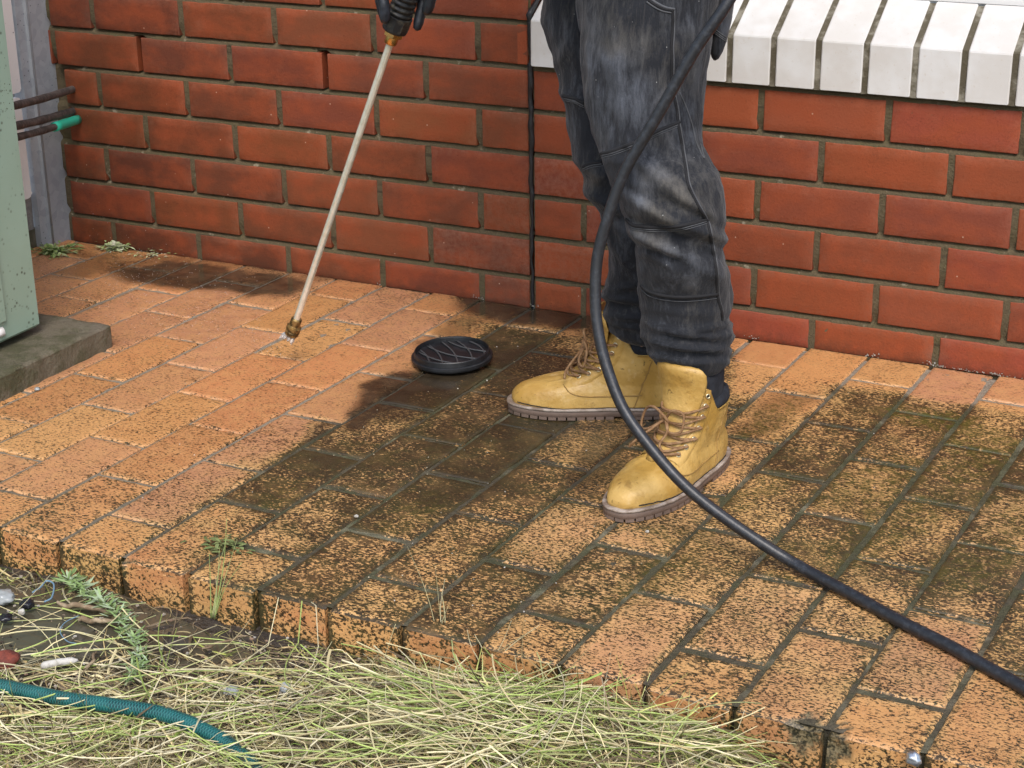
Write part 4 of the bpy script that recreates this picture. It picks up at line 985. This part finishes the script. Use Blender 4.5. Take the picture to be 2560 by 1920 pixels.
    for sg in (-1, 1):
        line([(.196, sg*.034, .058), (.180, sg*.046, .047), (.150, sg*.046, .042), (.105, sg*.040, .042), (.06, sg*.038, .044)], .0010, 'tan', 'stitching', .0006)
        line([(.075, sg*.037, .020), (.064, sg*.038, .05), (.052, sg*.038, .08), (.044, sg*.036, .108)], .0010, 'tan', 'stitching', .0006)
        line([(.275, sg*.030, .024), (.25, sg*.048, .022), (.2, sg*.055, .020), (.14, sg*.046, .020), (.08, sg*.04, .020), (.02, sg*.035, .020)], .0010, 'threadd', 'stitching', .0002)
        # facing that carries the eyelets, standing proud of the quarter and rising into a rounded tab
        fe = smoothpath([(.184, sg*.016, .068), (.165, sg*.019, .077), (.147, sg*.023, .086), (.131, sg*.026, .101), (.121, sg*.029, .122), (.114, sg*.031, .142), (.108, sg*.034, .158)], 4)
        be = smoothpath([(.180, sg*.036, .058), (.160, sg*.042, .064), (.138, sg*.042, .074), (.116, sg*.042, .090), (.100, sg*.041, .112), (.093, sg*.041, .135), (.092, sg*.041, .155)], 4)
        G_ = []
        for i_ in range(len(fe)):
            row = []
            for j_ in range(7):
                v_ = j_/6; p_, n_ = near(fe[i_]*(1-v_)+be[i_]*v_, 0); off = .0026*min(1, 3*min(v_, 1-v_)+.25) if 0 < v_ < 1 else (.0018 if j_ == 0 else -.0004)
                row.append(p_+n_*off+(EZ*.003*(1-(2*v_-1)**2) if i_ == len(fe)-1 else 0))
            G_.append(row)
        G_ = np.array(G_); ni, nj = G_.shape[:2]; Vq = list(G_.reshape(-1, 3)); Fq = [(a_*nj+b_, a_*nj+b_+1, (a_+1)*nj+b_+1, (a_+1)*nj+b_) for a_ in range(ni-1) for b_ in range(nj-1)]
        e0 = len(Vq)
        for a_ in range(ni): Vq.append(near(fe[a_], -.003)[0])
        for a_ in range(ni-1): Fq.append((a_*nj, (a_+1)*nj, e0+a_+1, e0+a_))
        mesh('facing', Vq, Fq, M['leather'], bt)
    # eyelets and laces
    EY = []
    ey = [(.170, .026, .072), (.153, .030, .080), (.136, .033, .089), (.123, .035, .103), (.115, .037, .119), (.109, .038, .135), (.104, .039, .150)]
    for i, (x, y, z) in enumerate(ey):
        row = []
        for sg in (-1, 1):
            p, nn = near((x, sg*y, z), .0034)
            a1 = np.cross(nn, [0, 0, 1.0]); a1 /= np.linalg.norm(a1); a2 = np.cross(nn, a1)
            V, F = tube_vf([p+.0034*(math.cos(t)*a1+math.sin(t)*a2) for t in np.linspace(0, 2*math.pi, 14, endpoint=False)], .0012, 6, closed=True); mesh('eyelet', V, F, M['eyelet'], bt)
            V, F = lathe(p-nn*.001, p+nn, [(0, .0026), (.0012, .0026)], 10); mesh('eyelet_hole', V, F, M['black'], bt)
            row.append((p, nn))
        EY.append(row)
    mb_ = MB(); top = 6 if bow else 5
    for i in range(top):
        for a, b in ((0, 1),) if i == 0 else ((0, 1), (1, 0)):
            pa, na = EY[i][a] if i == 0 else EY[i-1][a]; pb, nb_ = EY[i][b]
            za = (ey[i][2]+(ey[i][2] if i == 0 else ey[i-1][2]))/2; tx = np.interp(za, [q_[0] for q_ in TG], [q_[1] for q_ in TG])+.0095
            mid = W((tx, rng.normal(0, .001), za+.002)); hw_ = np.interp(za, [q_[0] for q_ in TG], [q_[2] for q_ in TG])*.72; ya, yb = (-hw_, hw_) if a == 0 else (hw_, -hw_); ma = W((tx-.0040, ya, za-.002+rng.normal(0, .0008))); mc = W((tx-.0040, yb, za+.004))
            P = smoothpath([pa, pa+na*.0035, ma, mid, mc, pb+nb_*.0035, pb], 5); V, F = tube_vf(P, .0022, 7); mb_.add(V, F)
    kn = W((.158, -.004, .122))
    def loop(ps, r=.0021):
        P = smoothpath([kn+a*1.25*f+b*1.3*s+c*1.3*EZ for a, b, c in ps], 8); V, F = tube_vf(P, r, 7); mb_.add(V, F)
    loop([(0, 0, 0), (.006, .012, .014), (.004, .026, .012), (.008, .026, -.008), (.010, .010, -.012), (.002, 0, 0)])
    loop([(0, 0, 0), (.004, -.014, .012), (-.002, -.030, .004), (.002, -.034, -.018), (.010, -.018, -.014), (.002, 0, 0)])
    loop([(0, 0, 0), (.010, .008, -.012), (.020, .004, -.026), (.022, .010, -.034)]); loop([(0, 0, 0), (.012, -.010, -.010), (.026, -.026, -.026), (.028, -.034, -.036)])
    loop([(.002, -.004, -.004), (.006, 0, .005), (.002, .004, -.003), (-.002, 0, -.006), (.002, -.004, -.004)], .0026)
    mb_.build('lace', [M['lace']], bt)
    return bt
M['welt'] = m_simple('stitched_welt', (.20, .15, .115), .6, 0, 100, .0012, (.40, .34, .29), 40)
boot((.021, -.570, 0), (-.205, -.98), 1, 'mustard leather boot nearer the camera, toe pointing at the grass', bow=True)
boot((-.110, -.418, 0), (-.945, -.325), -1, 'scuffed mustard leather boot nearer the wall, toe pointing left', tongue_z=.192)

# ---------------------------------------------------------------- gloved hands
def finger(pts, r, parent):
    P = smoothpath(pts, 6); n_ = len(P); rr = np.interp(np.linspace(0, 1, n_), [0, .3, .55, .85, .96, 1], [r*1.1, r*1.12, r, r*.95, r*.75, r*.25])
    rr = rr*(1+.04*np.sin(np.arange(n_)*1.9)); V, F = tube_vf(P, rr, 14); return V, F
glv = MB(); Yh = -.50
def F_(lst, r):
    V, F = finger([aty(u, v, y) for u, v, y in lst], r, None); glv.add(V, F)
F_([(965, -85, -.50), (950, -45, -.522), (958, 0, -.535), (962, 35, -.535), (962, 57, -.53)], .0095)
F_([(985, -90, -.46), (956, -50, -.47), (950, -10, -.475), (957, 30, -.48), (966, 53, -.482)], .0090)
F_([(1060, -80, -.485), (1062, -40, -.478), (1058, 0, -.478), (1050, 40, -.485), (1041, 77, -.492)], .0092)
F_([(1075, -95, -.50), (1082, -50, -.515), (1078, -15, -.520), (1072, 15, -.520), (1063, 33, -.515)], .0098)
F_([(1020, -95, -.55), (1010, -60, -.560), (1000, -35, -.555), (990, -22, -.545)], .0105)
for (u0, v0, y0, u1, v1, y1, r) in ((1000, -120, -.50, 1055, -150, -.50, .030),):
    P = [aty(975, -85, -.50), aty(1015, -105, -.505), aty(1060, -95, -.50)]; V, F = tube_vf(smoothpath(P, 6), [.014]+[.026]*11+[.014], 16); glv.add(V, F)
    P = [aty(1018, -100, -.50), aty(1035, -170, -.50), HG+np.array([.01, .03, .12])]; V, F = tube_vf(smoothpath(P, 6), .027, 16); glv.add(V, F)
glv.build('glove', [M['glove']], per)['label'] = 'black rubber glove gripping the ribbed lance handle'
g2 = MB(); c2 = GG
for k, dz in enumerate((-.03, -.01, .01, .03)):
    c = c2+ax_*dz; N1 = np.cross(ax_, [0, 1, 0]); N1 /= np.linalg.norm(N1); N2 = np.cross(ax_, N1)
    P = [c+.036*(math.cos(a)*N1+math.sin(a)*N2) for a in np.linspace(.3+k*.1, 4.2-k*.15, 9)]; V, F = tube_vf(P, [.011]*6+[.010, .009, .004], 12); g2.add(V, F)
P = [c2+N1*.05, c2+N1*.05+ax_*.05, GG+np.array([.03, -.03, .10])]; V, F = tube_vf(smoothpath(P, 5), .026, 14); g2.add(V, F)
P = [c2+N1*.04-ax_*.02, c2+N2*.04-ax_*.03, c2+N2*.042-ax_*.06]; V, F = tube_vf(smoothpath(P, 5), [.013]*9+[.009, .004], 12); g2.add(V, F)
g2.build('glove', [M['glove']], per)['label'] = 'black rubber glove on the trigger'

# ---------------------------------------------------------------- black pressure hose
hp_ = [GG+np.array([.10, -.05, .12]), np.array([.0, -.64, 1.16]), np.array([.12, -.70, 1.06]), aty(1900*1., -150, -.70)]
hp_ += [aty(u*D, v*D, y) for u, v, y in ((1575, 0, -.745), (1500, 110, -.765), (1420, 250, -.785), (1350, 370, -.80), (1310, 480, -.815), (1290, 560, -.825), (1286, 650, -.838), (1293, 720, -.85), (1310, 790, -.862), (1345, 880, -.878), (1400, 960, -.890), (1470, 1040, -.900), (1540, 1100, -.903), (1640, 1170, -.908), (1725, 1222, -.912))]
hp_ += [atz(u*D, v*D, .0092) for u, v in ((1850, 1290), (1950, 1345), (2050, 1395), (2130, 1440), (2212, 1487))]
q = hp_[-1]; hp_ += [q+np.array([.10, -.075, 0]), q+np.array([.30, -.20, 0]), q+np.array([.6, -.34, -.02])]
Ph = smoothpath(hp_, 10); Ph[:, 2] = np.maximum(Ph[:, 2], np.where(Ph[:, 1] < -1.29, -.05, .0088))
V, F = tube_vf(Ph, .0085, 16)
ho = mesh('pressure_hose', V, F, M['hose']); tag(ho, 'black rubber hose hanging in front of the jeans and crossing the paving', 'hose')

# ---------------------------------------------------------------- green garden hose
gp = [atz(u*D, v*D, z) for u, v, z in ((-160, 1462, -.046), (-60, 1474, -.046), (0, 1482, -.044), (50, 1492, -.042), (134, 1509, -.038), (235, 1523, -.034), (336, 1539, -.034), (403, 1560, -.036), (437, 1576, -.038), (487, 1603, -.042), (521, 1633, -.044), (551, 1659, -.046), (590, 1710, -.048), (620, 1790, -.05))]
Pg = smoothpath(gp, 22); V, F = tube_vf(Pg, .0098, 20); arc = np.concatenate([[0], np.cumsum(np.linalg.norm(np.diff(Pg, axis=0), axis=1))])
hu = np.repeat(arc/.0042, 20)
# around coordinate needs a seam-free wave: 5 strands each way
hv = np.tile(np.arange(20)/20*6, len(Pg)); gh = mesh('garden_hose', V, F, M['ghose'], attrs={'hu': hu, 'hv': hv}); tag(gh, 'green braided garden hose lying half buried in cut grass', 'hose')

# ---------------------------------------------------------------- cut grass
def heap(x, y):
    """thickness of the cut grass over the soil"""
    uv = proj(np.stack([x, y, np.full_like(x, -.04)], -1))/D; u, v = uv[..., 0], uv[..., 1]
    k = sstep(700, 1050, u)*sstep(1640, 1400, u)*.036*(.45+.55*sstep(-1.28, -1.40, y))+.006
    k += .022*sstep(1480, 1640, v)*sstep(100, 900, u)
    k *= sstep(1690, 1500, u)
    p = ((u-250)/430)**2+((v-1355)/80)**2
    return np.clip(k, .004, .075), np.exp(-p)
def grass():
    N = 22000; xs = []; Vs = []; Fs = []; T = []; n = 0
    pal = {'straw': [(.64, .52, .26), (.74, .64, .36), (.48, .36, .17), (.82, .73, .46)], 'green': [(.40, .44, .10), (.52, .54, .16), (.24, .32, .07), (.60, .60, .24)], 'brown': [(.20, .14, .08), (.28, .21, .13), (.14, .10, .06)]}
    cnt = 0
    while cnt < N:
        u, v = (random.uniform(-60, 1640), random.uniform(1195, 1720)) if cnt < 13500 else (random.uniform(-900, 1640), random.uniform(1400, 2500))
        if cnt >= 13500 and -60 < u < 2212 and v < 1690: continue
        P0 = atz(u*D, v*D, -.045); x, y = P0[0], P0[1]
        if y > -1.282-.010*(x+.6): continue
        h, pd = heap(np.array([x]), np.array([y])); h = h[0]; pd = pd[0]
        dens = .26+.64*float(sstep(650, 1050, u))
        if v > 1500: dens = max(dens, .24)
        if v > 1530+.1*u and u < 600: dens = .42
        dens *= (1-.94*pd)
        if u > 1500: dens *= float(sstep(1640, 1480, u-(v-1560)*.25))
        if random.random() > dens: continue
        short = random.random() < (.55 if u < 800 else .35)
        L = random.uniform(.015, .05) if short else random.uniform(.06, .21)
        wd = random.uniform(.0004, .0010) if random.random() < .90 else random.uniform(.0012, .0024)
        az = random.uniform(0, 2*math.pi) if random.random() < .5 else random.gauss(-.25, .5)+(math.pi if random.random() < .5 else 0)
        el = random.gauss(0, .16); 
        if random.random() < .04: el = random.uniform(.5, 1.3)
        if u < 950 and v < 1520: L *= .75; el *= .6
        gz_ = float(soil_h(np.array([x]), np.array([y]))[0]); z = gz_+.003+random.random()**1.2*h
        dv = np.array([math.cos(az)*math.cos(el), math.sin(az)*math.cos(el), math.sin(el)])
        side_ = np.array([-math.sin(az), math.cos(az), 0]); curl = random.gauss(0, .35)*L; sag = abs(random.gauss(0, .12))*L; m_ = 5
        kk = random.random(); gr = .20+.26*float(sstep(850, 1400, u)); 
        if pd > .2: gr = .1
        key = 'green' if kk < gr else ('brown' if kk > (.72 if u < 800 else .86) else 'straw')
        c = np.array(random.choice(pal[key]))*(.28+.92*random.random()**1.2)
        roll = random.uniform(-.9, .9); wv = side_*math.cos(roll)+EZ*math.sin(roll)
        pts_ = []
        for i in range(m_):
            t = i/(m_-1)-.5; p = np.array([x, y, z])+dv*L*t+side_*curl*(t*t*4-.3)*.5-EZ*sag*(t*t*4)
            fl_ = -.012 if False else -.075
            yl = -1.276-.010*(p[0]+.6)
            if p[1] > yl and p[2] < .004: 
                if z < -.012: p[1] = yl-abs(p[1]-yl)*.25
                else: p[2] = max(p[2], .003)
            pts_.append(p)
        tap = [1, 1, .9, .75, .25]
        Vb = []
        for i, p in enumerate(pts_): Vb += [p-wv*wd*tap[i], p+EZ*wd*.35, p+wv*wd*tap[i]]
        Fb = []
        for i in range(m_-1):
            for q_ in (0, 1): Fb.append((n+i*3+q_, n+i*3+q_+1, n+i*3+3+q_+1, n+i*3+3+q_))
        Vs.append(np.array(Vb)); Fs += Fb; T.append(np.tile(c, (len(Vb), 1))); n += len(Vb); cnt += 1
    # long stalks thrown on top, some lying over the edge bricks
    r2 = random.Random(5); LS = [(r2.uniform(-80, 1560), r2.uniform(1225, 1690)) for _ in range(1150)]
    for (u, v) in LS:
        P0 = atz(u*D, v*D, -.03); x, y = P0[0], P0[1]
        if y > -1.25 or (u < 900 and y > -1.33) or (u < 620 and v < 1440 and r2.random() < .72) or (u < 900 and r2.random() < .35): continue
        if u > 1470 and v < 1590: continue
        h = float(heap(np.array([x]), np.array([y]))[0][0]); z = float(soil_h(np.array([x]), np.array([y]))[0])+h+.004+r2.random()*.010
        L = r2.uniform(.12, .34); az = r2.gauss(.30, .55) if r2.random() < .6 else r2.uniform(0, math.pi); el = r2.gauss(0, .10); 
        if r2.random() < .05: el = r2.uniform(.25, .8); L *= .6
        dv = np.array([math.cos(az)*math.cos(el), math.sin(az)*math.cos(el), math.sin(el)]); side_ = np.array([-math.sin(az), math.cos(az), 0]); cu = r2.gauss(0, .14)*L; cz = r2.uniform(-.05, .03)*L
        kx = r2.uniform(-.3, .3) if r2.random() < .3 else None; P_ = []
        for i in range(12):
            t = i/11-.5; p = P0*[1, 1, 0]+EZ*z+dv*L*t+side_*cu*(t*t*4)+EZ*cz*(t*t*4)
            if kx is not None and t > kx: p = p+(side_*.35*L+EZ*-.1*L)*(t-kx)
            yl = -1.276-.010*(p[0]+.6)
            if p[1] > yl-.004: p[1] = yl-.004+(p[1]-yl)*.30; p[2] = max(p[2], .0035+.004*abs(math.sin(i+u)))
            else: p[2] = max(p[2], -.058)
            P_.append(p)
        if sum(q_[1] > -1.282-.010*(q_[0]+.6) for q_ in P_) > (0 if r2.random() < .7 else 2): continue
        rr_ = r2.uniform(.0007, .0014); V_, F_ = tube_vf(P_, np.linspace(rr_, rr_*.5, 12), 5); c = np.array(r2.choice([(.78, .70, .44), (.72, .64, .36), (.58, .60, .26), (.44, .54, .16), (.66, .55, .30), (.80, .72, .48), (.36, .46, .12)]))*r2.uniform(.55, 1.1)
        Vs.append(V_); Fs += [tuple(q_+n for q_ in f) for f in F_]; T.append(np.tile(c, (len(V_), 1))); n += len(V_)
    o = mesh('cut_grass', np.concatenate(Vs), Fs, M['straw'], None, None, False, {'tint': np.concatenate(T)}); tag(o, 'loose heap of cut grass and straw along the paving edge', 'grass', kind='stuff')
grass()
def plant(name, label, cat, center, leaves, cols, lr, hr, size, seed, mat='leaf'):
    r_ = random.Random(seed); mb = MB(); c0 = np.array(center)
    for i in range(leaves):
        a = r_.uniform(0, 2*math.pi); d = abs(r_.gauss(0, lr)); L = r_.uniform(*size); el = r_.uniform(*hr); a2 = a+r_.gauss(0, .7)
        b = c0+np.array([math.cos(a)*d, math.sin(a)*d*.7, r_.uniform(0, .008)]); dv = np.array([math.cos(a2)*math.cos(el), math.sin(a2)*math.cos(el), math.sin(el)]); sv = np.array([-math.sin(a2), math.cos(a2), 0]); w_ = L*r_.uniform(.14, .26)
        V = []; 
        for t, ww in ((0, .15), (.35, 1), (.7, .8), (1, .05)): p = b+dv*L*t-EZ*L*.3*t*t; V += [p-sv*w_*ww, p+EZ*w_*-.15, p+sv*w_*ww]
        F = []
        for k in range(3): F += [(k*3, k*3+1, k*3+4, k*3+3), (k*3+1, k*3+2, k*3+5, k*3+4)]
        c = np.array(r_.choice(cols))*r_.uniform(.75, 1.2); mb.add(np.array(V), F, 0, c)
    o = mb.build(name, [M[mat]], None, col=True); tag(o, label, cat); return o
GC = [(.20, .30, .08), (.28, .38, .13), (.36, .42, .20), (.14, .22, .06)]
GL = [(.30, .38, .14), (.52, .58, .34), (.40, .48, .22), (.62, .62, .46)]
plant('weed', 'small green weed growing at the foot of the steel post', 'weed', atz(122*D, 544*D, 0), 190, GC, .034, (-.1, .9), (.010, .022), 3)
plant('weed', 'pale trailing weed against the lowest brick course, right of the post', 'weed', atz(250*D, 536*D, 0), 210, GL, .019, (-.1, .7), (.009, .019), 4)
plant('weed', 'withered pale sprigs along the wall base, farthest from the post', 'weed', atz(325*D, 552*D, 0), 60, GL, .030, (-.2, .4), (.005, .011), 14)
plant('weed', 'dark creeping weed in the paving joint near the front edge', 'weed', atz(478*D, 1180*D, 0), 70, [(.13, .17, .06), (.20, .24, .09), (.09, .10, .04)], .022, (0, .5), (.008, .018), 5)
# uprooted feathery weed lying by the puddle
mb = MB(); r_ = random.Random(9)
st = smoothpath([atz(u*D, v*D, -.045) for u, v in ((150, 1255), (200, 1290), (245, 1320), (272, 1355), (298, 1400), (300, 1440), (270, 1480))], 10)
V, F = tube_vf(st, .0016, 6); mb.add(V, F, 0, (.30, .36, .20))
for i in range(420):
    t = r_.random()**1.5; p = st[int(t*(len(st)-1))]; a = r_.uniform(0, 6.28); L = r_.uniform(.008, .026)*(1.15-.5*t); el = r_.uniform(-.1, .6)
    dv = np.array([math.cos(a)*math.cos(el), math.sin(a)*math.cos(el), math.sin(el)]); sv = np.array([-math.sin(a), math.cos(a), 0])*L*.10
    b = p+rng.normal(0, .004, 3); b[2] = p[2]+abs(b[2]-p[2]); c = np.array(r_.choice([(.22, .33, .12), (.30, .42, .18), (.36, .45, .28), (.16, .24, .08)]))
    mb.add(np.array([b-sv*.5, b+sv*.5, b+dv*L*.6+sv, b+dv*L, b+dv*L*.6-sv]), [(0, 1, 2, 3, 4)], 0, c)
o = mb.build('uprooted_weed', [M['leaf']], None, col=True); tag(o, 'feathery green uprooted weed lying beside the puddle', 'weed')
# standing grass tuft at the paving edge
def tuft(label, u, v, blades, z0, seed, cols):
    r_ = random.Random(seed); mb = MB(); base = atz(u*D, v*D, z0)
    for (du, dv_, w_) in blades:
        tip_px = ((u+du)*D, (v+dv_)*D); tip = aty(tip_px[0], tip_px[1], base[1]+r_.uniform(-.01, .01)); mid = (base+tip)/2+np.array([r_.uniform(-.006, .006), 0, .004])
        P = smoothpath([base+rng.normal(0, .002, 3)*[1, 1, 0], mid, tip], 6); rr = np.linspace(w_, w_*.25, len(P)); V, F = tube_vf(P, rr, 5); mb.add(V, F, 0, r_.choice(cols))
    o = mb.build('grass_tuft', [M['straw']], None, col=True); tag(o, label, 'grass tuft')
tuft('green grass tuft standing at the paving edge over the front bricks', 462, 1335, [(28, -215, .0012), (-10, -140, .0011), (12, -150, .0010), (60, -120, .0009), (30, -180, .0009), (4, -90, .0012), (50, -170, .0007)], -.055, 2, [(.34, .42, .14), (.42, .48, .2), (.55, .5, .3)])
tuft('pale dry stalks standing in front of the middle edge bricks', 958, 1400, [(-4, -120, .0016), (3, -150, .0010), (-18, -180, .0006), (10, -90, .0012), (-78, -220, .0006)], -.04, 6, [(.62, .55, .35), (.5, .45, .25)])
tuft('bent straw stalks leaning on the edge bricks right of middle', 1045, 1450, [(-20, -80, .0013), (-36, -90, .0012), (60, -110, .0008), (110, -90, .0008), (120, -100, .0012)], -.04, 8, [(.62, .55, .35), (.5, .42, .22)])

# ---------------------------------------------------------------- litter
def rod(name, label, cat, a, b, r, mat, z=-.048, seg=8, wob=.002):
    A = atz(a[0]*D, a[1]*D, z); B = atz(b[0]*D, b[1]*D, z); P = np.linspace(A, B, 9)+rng.normal(0, wob, (9, 3)); V, F = tube_vf(smoothpath(P, 2), np.interp(np.linspace(0, 1, 17), [0, .1, .8, 1], [r*.5, r, r*.85, r*.3]), seg)
    o = mesh(name, V, F, M[mat]); tag(o, label, cat)
rod('stick', 'brown stick lying above the puddle, upper of the two', 'stick', (125, 1320-20), (245, 1325), .0042, 'wood')
rod('stick', 'flat brown stick at the puddle edge, lower of the two', 'stick', (165, 1338), (250, 1343), .0040, 'wood')
rod('plaster_strip', 'broken white plaster strip below the puddle', 'plaster', (88, 1438), (170, 1425), .0060, 'plaster', wob=.001)
rod('stick', 'short dark twig standing by the white plaster strip', 'stick', (186, 1446), (212, 1400), .0022, 'wood')
rod('stick', 'thin dark twig in the straw right of the puddle', 'stick', (440, 1440-40), (540, 1370), .0018, 'wood')
def lump(name, label, cat, c, r, mat, seed, flat=.6, sub=3):
    me = bpy.data.meshes.new(name); import bmesh; bm = bmesh.new(); bmesh.ops.create_icosphere(bm, subdivisions=sub, radius=1)
    for v in bm.verts:
        k = 1+.35*mnoise.fractal(v.co*1.6+Vector((seed, 0, 0)), 1, 2, 3); v.co = Vector((v.co.x*r*k, v.co.y*r*k, v.co.z*r*flat*k))
    bm.to_mesh(me); bm.free(); me.materials.append(M[mat]); me.polygons.foreach_set('use_smooth', [True]*len(me.polygons)); o = bpy.data.objects.new(name, me); o.location = tuple(c); link(o); tag(o, label, cat); return o
Lz = lambda u, v, z=-.048: atz(u*D, v*D, z)
lump('brick_shard', 'dark red brick shard at the left edge of the mud', 'brick', Lz(5, 1428), .020, 'redfrag', 1, .6)
lump('plastic_scrap', 'crumpled white plastic scrap at the left edge above the puddle', 'litter', Lz(8, 1290), .016, 'plastic', 2, .6)
lump('pebble', 'white pebble beside the dark plastic scrap', 'pebble', Lz(46, 1322), .0055, 'plaster', 3, .8)
lump('plastic_scrap', 'shiny black plastic scrap beside the white one', 'litter', Lz(58, 1305), .010, 'blackbag', 4, .7)
lump('plastic_scrap', 'black plastic scrap floating at the puddle edge', 'litter', Lz(12, 1334), .010, 'blackbag', 8, .5)
lump('plastic_scrap', 'dark blue scrap poking out below the puddle', 'litter', Lz(300, 1420), .012, 'blackbag', 14, .5)
lump('plastic_scrap', 'clear plastic ball half buried in straw', 'litter', Lz(616, 1486, -.052), .0075, 'plastic', 5, .9)
lump('plastic_scrap', 'torn clear plastic in the mud left of the ball', 'litter', Lz(500, 1490), .011, 'plastic', 6, .4)
lump('silver_bead', 'silver metal bead lodged in the front edge of the paving', 'bead', atz(1975*D, 1637*D, .001)+np.array([0, -.002, 0]), .0085, 'silver', 7, .95)
lump('pebble', 'cream pebble on the dirty paving left of middle', 'pebble', Lz(770, 1115, .002), .0035, 'plaster', 11, .6)
lump('pebble', 'tiny white pebble right of the near boot toe', 'pebble', Lz(1398, 1148, .002), .0030, 'plaster', 12, .6)
lump('pebble', 'white chip lying at the foot of the concrete slab', 'pebble', Lz(80, 840, .003), .0050, 'plastic', 13, .6)
P = smoothpath([Lz(u, v, -.046) for u, v in ((70, 1280), (88, 1268), (100, 1255), (116, 1262), (112, 1290), (96, 1300))], 8); V, F = tube_vf(P, .0013, 6); o = mesh('blue_twine', V, F, M['bluestr']); tag(o, 'frayed blue twine above the puddle', 'twine')
P = smoothpath([Lz(u, v, -.050) for u, v in ((170, 1330), (140, 1345), (130, 1365), (145, 1385), (165, 1390))], 8); V, F = tube_vf(P, .0007, 6); o = mesh('blue_twine', V, F, M['bluestr']); tag(o, 'thin blue twine curling over the puddle', 'twine')
# small crumbs scattered on the mud and the paving
mb = MB(); r_ = random.Random(21)
for i in range(900):
    u = r_.uniform(0, 900); v = r_.uniform(1240, 1600); p = Lz(u, v, -.053)
    if p[1] > -1.285: continue
    s_ = r_.uniform(.0006, .0022); h = np.array([s_, s_*r_.uniform(.4, 1), s_*.5]); V, F = box_vf(p, h, r_.uniform(0, 3)); V = V+rng.normal(0, s_*.25, V.shape); mb.add(V, F, 0, r_.choice([(.35, .30, .24), (.20, .15, .11), (.06, .045, .035), (.30, .2, .14), (.03, .025, .02), (.45, .42, .37)]))
o = mb.build('mud_crumbs', [M['straw']], None, smooth=False, col=True); tag(o, 'crumbs of grit and plaster scattered over the mud', 'grit', kind='stuff')
mb = MB()
for i in range(150):
    u = r_.choice([r_.uniform(700, 1300), r_.uniform(300, 2150)]); v = r_.uniform(700, 1400); p = Lz(u, v, .0008)
    if p[1] < -1.25 or p[1] > -.01: continue
    s_ = r_.uniform(.0004, .0011); V, F = box_vf(p, (s_, s_*.8, s_*.6), r_.uniform(0, 3)); V = V+rng.normal(0, s_*.25, V.shape); mb.add(V, F, 0, r_.choice([(.6, .56, .5), (.5, .42, .3), (.3, .24, .15)]))
o = mb.build('paving_grit', [M['straw']], None, smooth=False, col=True); tag(o, 'pale specks of grit scattered over the paving', 'grit', kind='stuff')

# ---------------------------------------------------------------- fine droplets thrown off the jet
mb = MB(); r_ = random.Random(31)
for i in range(900):
    t = r_.random()**.7; c = TIP+np.array([-.62*t, .30*t*r_.uniform(.1, 1), 0])+np.array([r_.gauss(0, .02+.10*t), r_.gauss(0, .01+.07*t), abs(r_.gauss(0, .015+.05*t))-.055]); 
    if c[2] < .003 or c[1] > -.012 or c[0] < -1.75: continue
    r0 = r_.uniform(.00025, .0007); V = np.array([[r0, 0, 0], [-r0, 0, 0], [0, r0, 0], [0, -r0, 0], [0, 0, r0], [0, 0, -r0]])+c
    mb.add(V, [(0, 2, 4), (2, 1, 4), (1, 3, 4), (3, 0, 4), (2, 0, 5), (1, 2, 5), (3, 1, 5), (0, 3, 5)])
o = mb.build('spray_droplets', [m_simple('white_water', (.72, .72, .74), .1)]); tag(o, 'fine droplets drifting from the lance towards the wall', 'droplets', kind='stuff')

mb = MB(); r_ = random.Random(8)
for (cx, nn_) in ((.1185, 16), (.2375, 22), (-.119, 8), (-.588, 8), (-.704, 12), (.30, 30), (.36, 30), (-.30, 20), (-.95, 5)):
    for i in range(nn_):
        s_ = r_.uniform(.0005, .0013); c = (cx+r_.gauss(0, .008 if cx not in (.30, .36) else .035), r_.uniform(-.008, -.002), abs(r_.gauss(0, .0012 if cx > .25 else .004))); V, F = box_vf(c, (s_, s_*.7, s_*.6), r_.uniform(0, 3)); V = V+rng.normal(0, s_*.3, V.shape); mb.add(V, F, 0, r_.choice([(.30, .28, .24), (.20, .18, .14), (.42, .40, .36)]))
o = mb.build('lime_crumbs', [M['straw']], None, smooth=False, col=True); tag(o, 'pale mortar crumbs along the foot of the brick wall', 'mortar', kind='stuff')
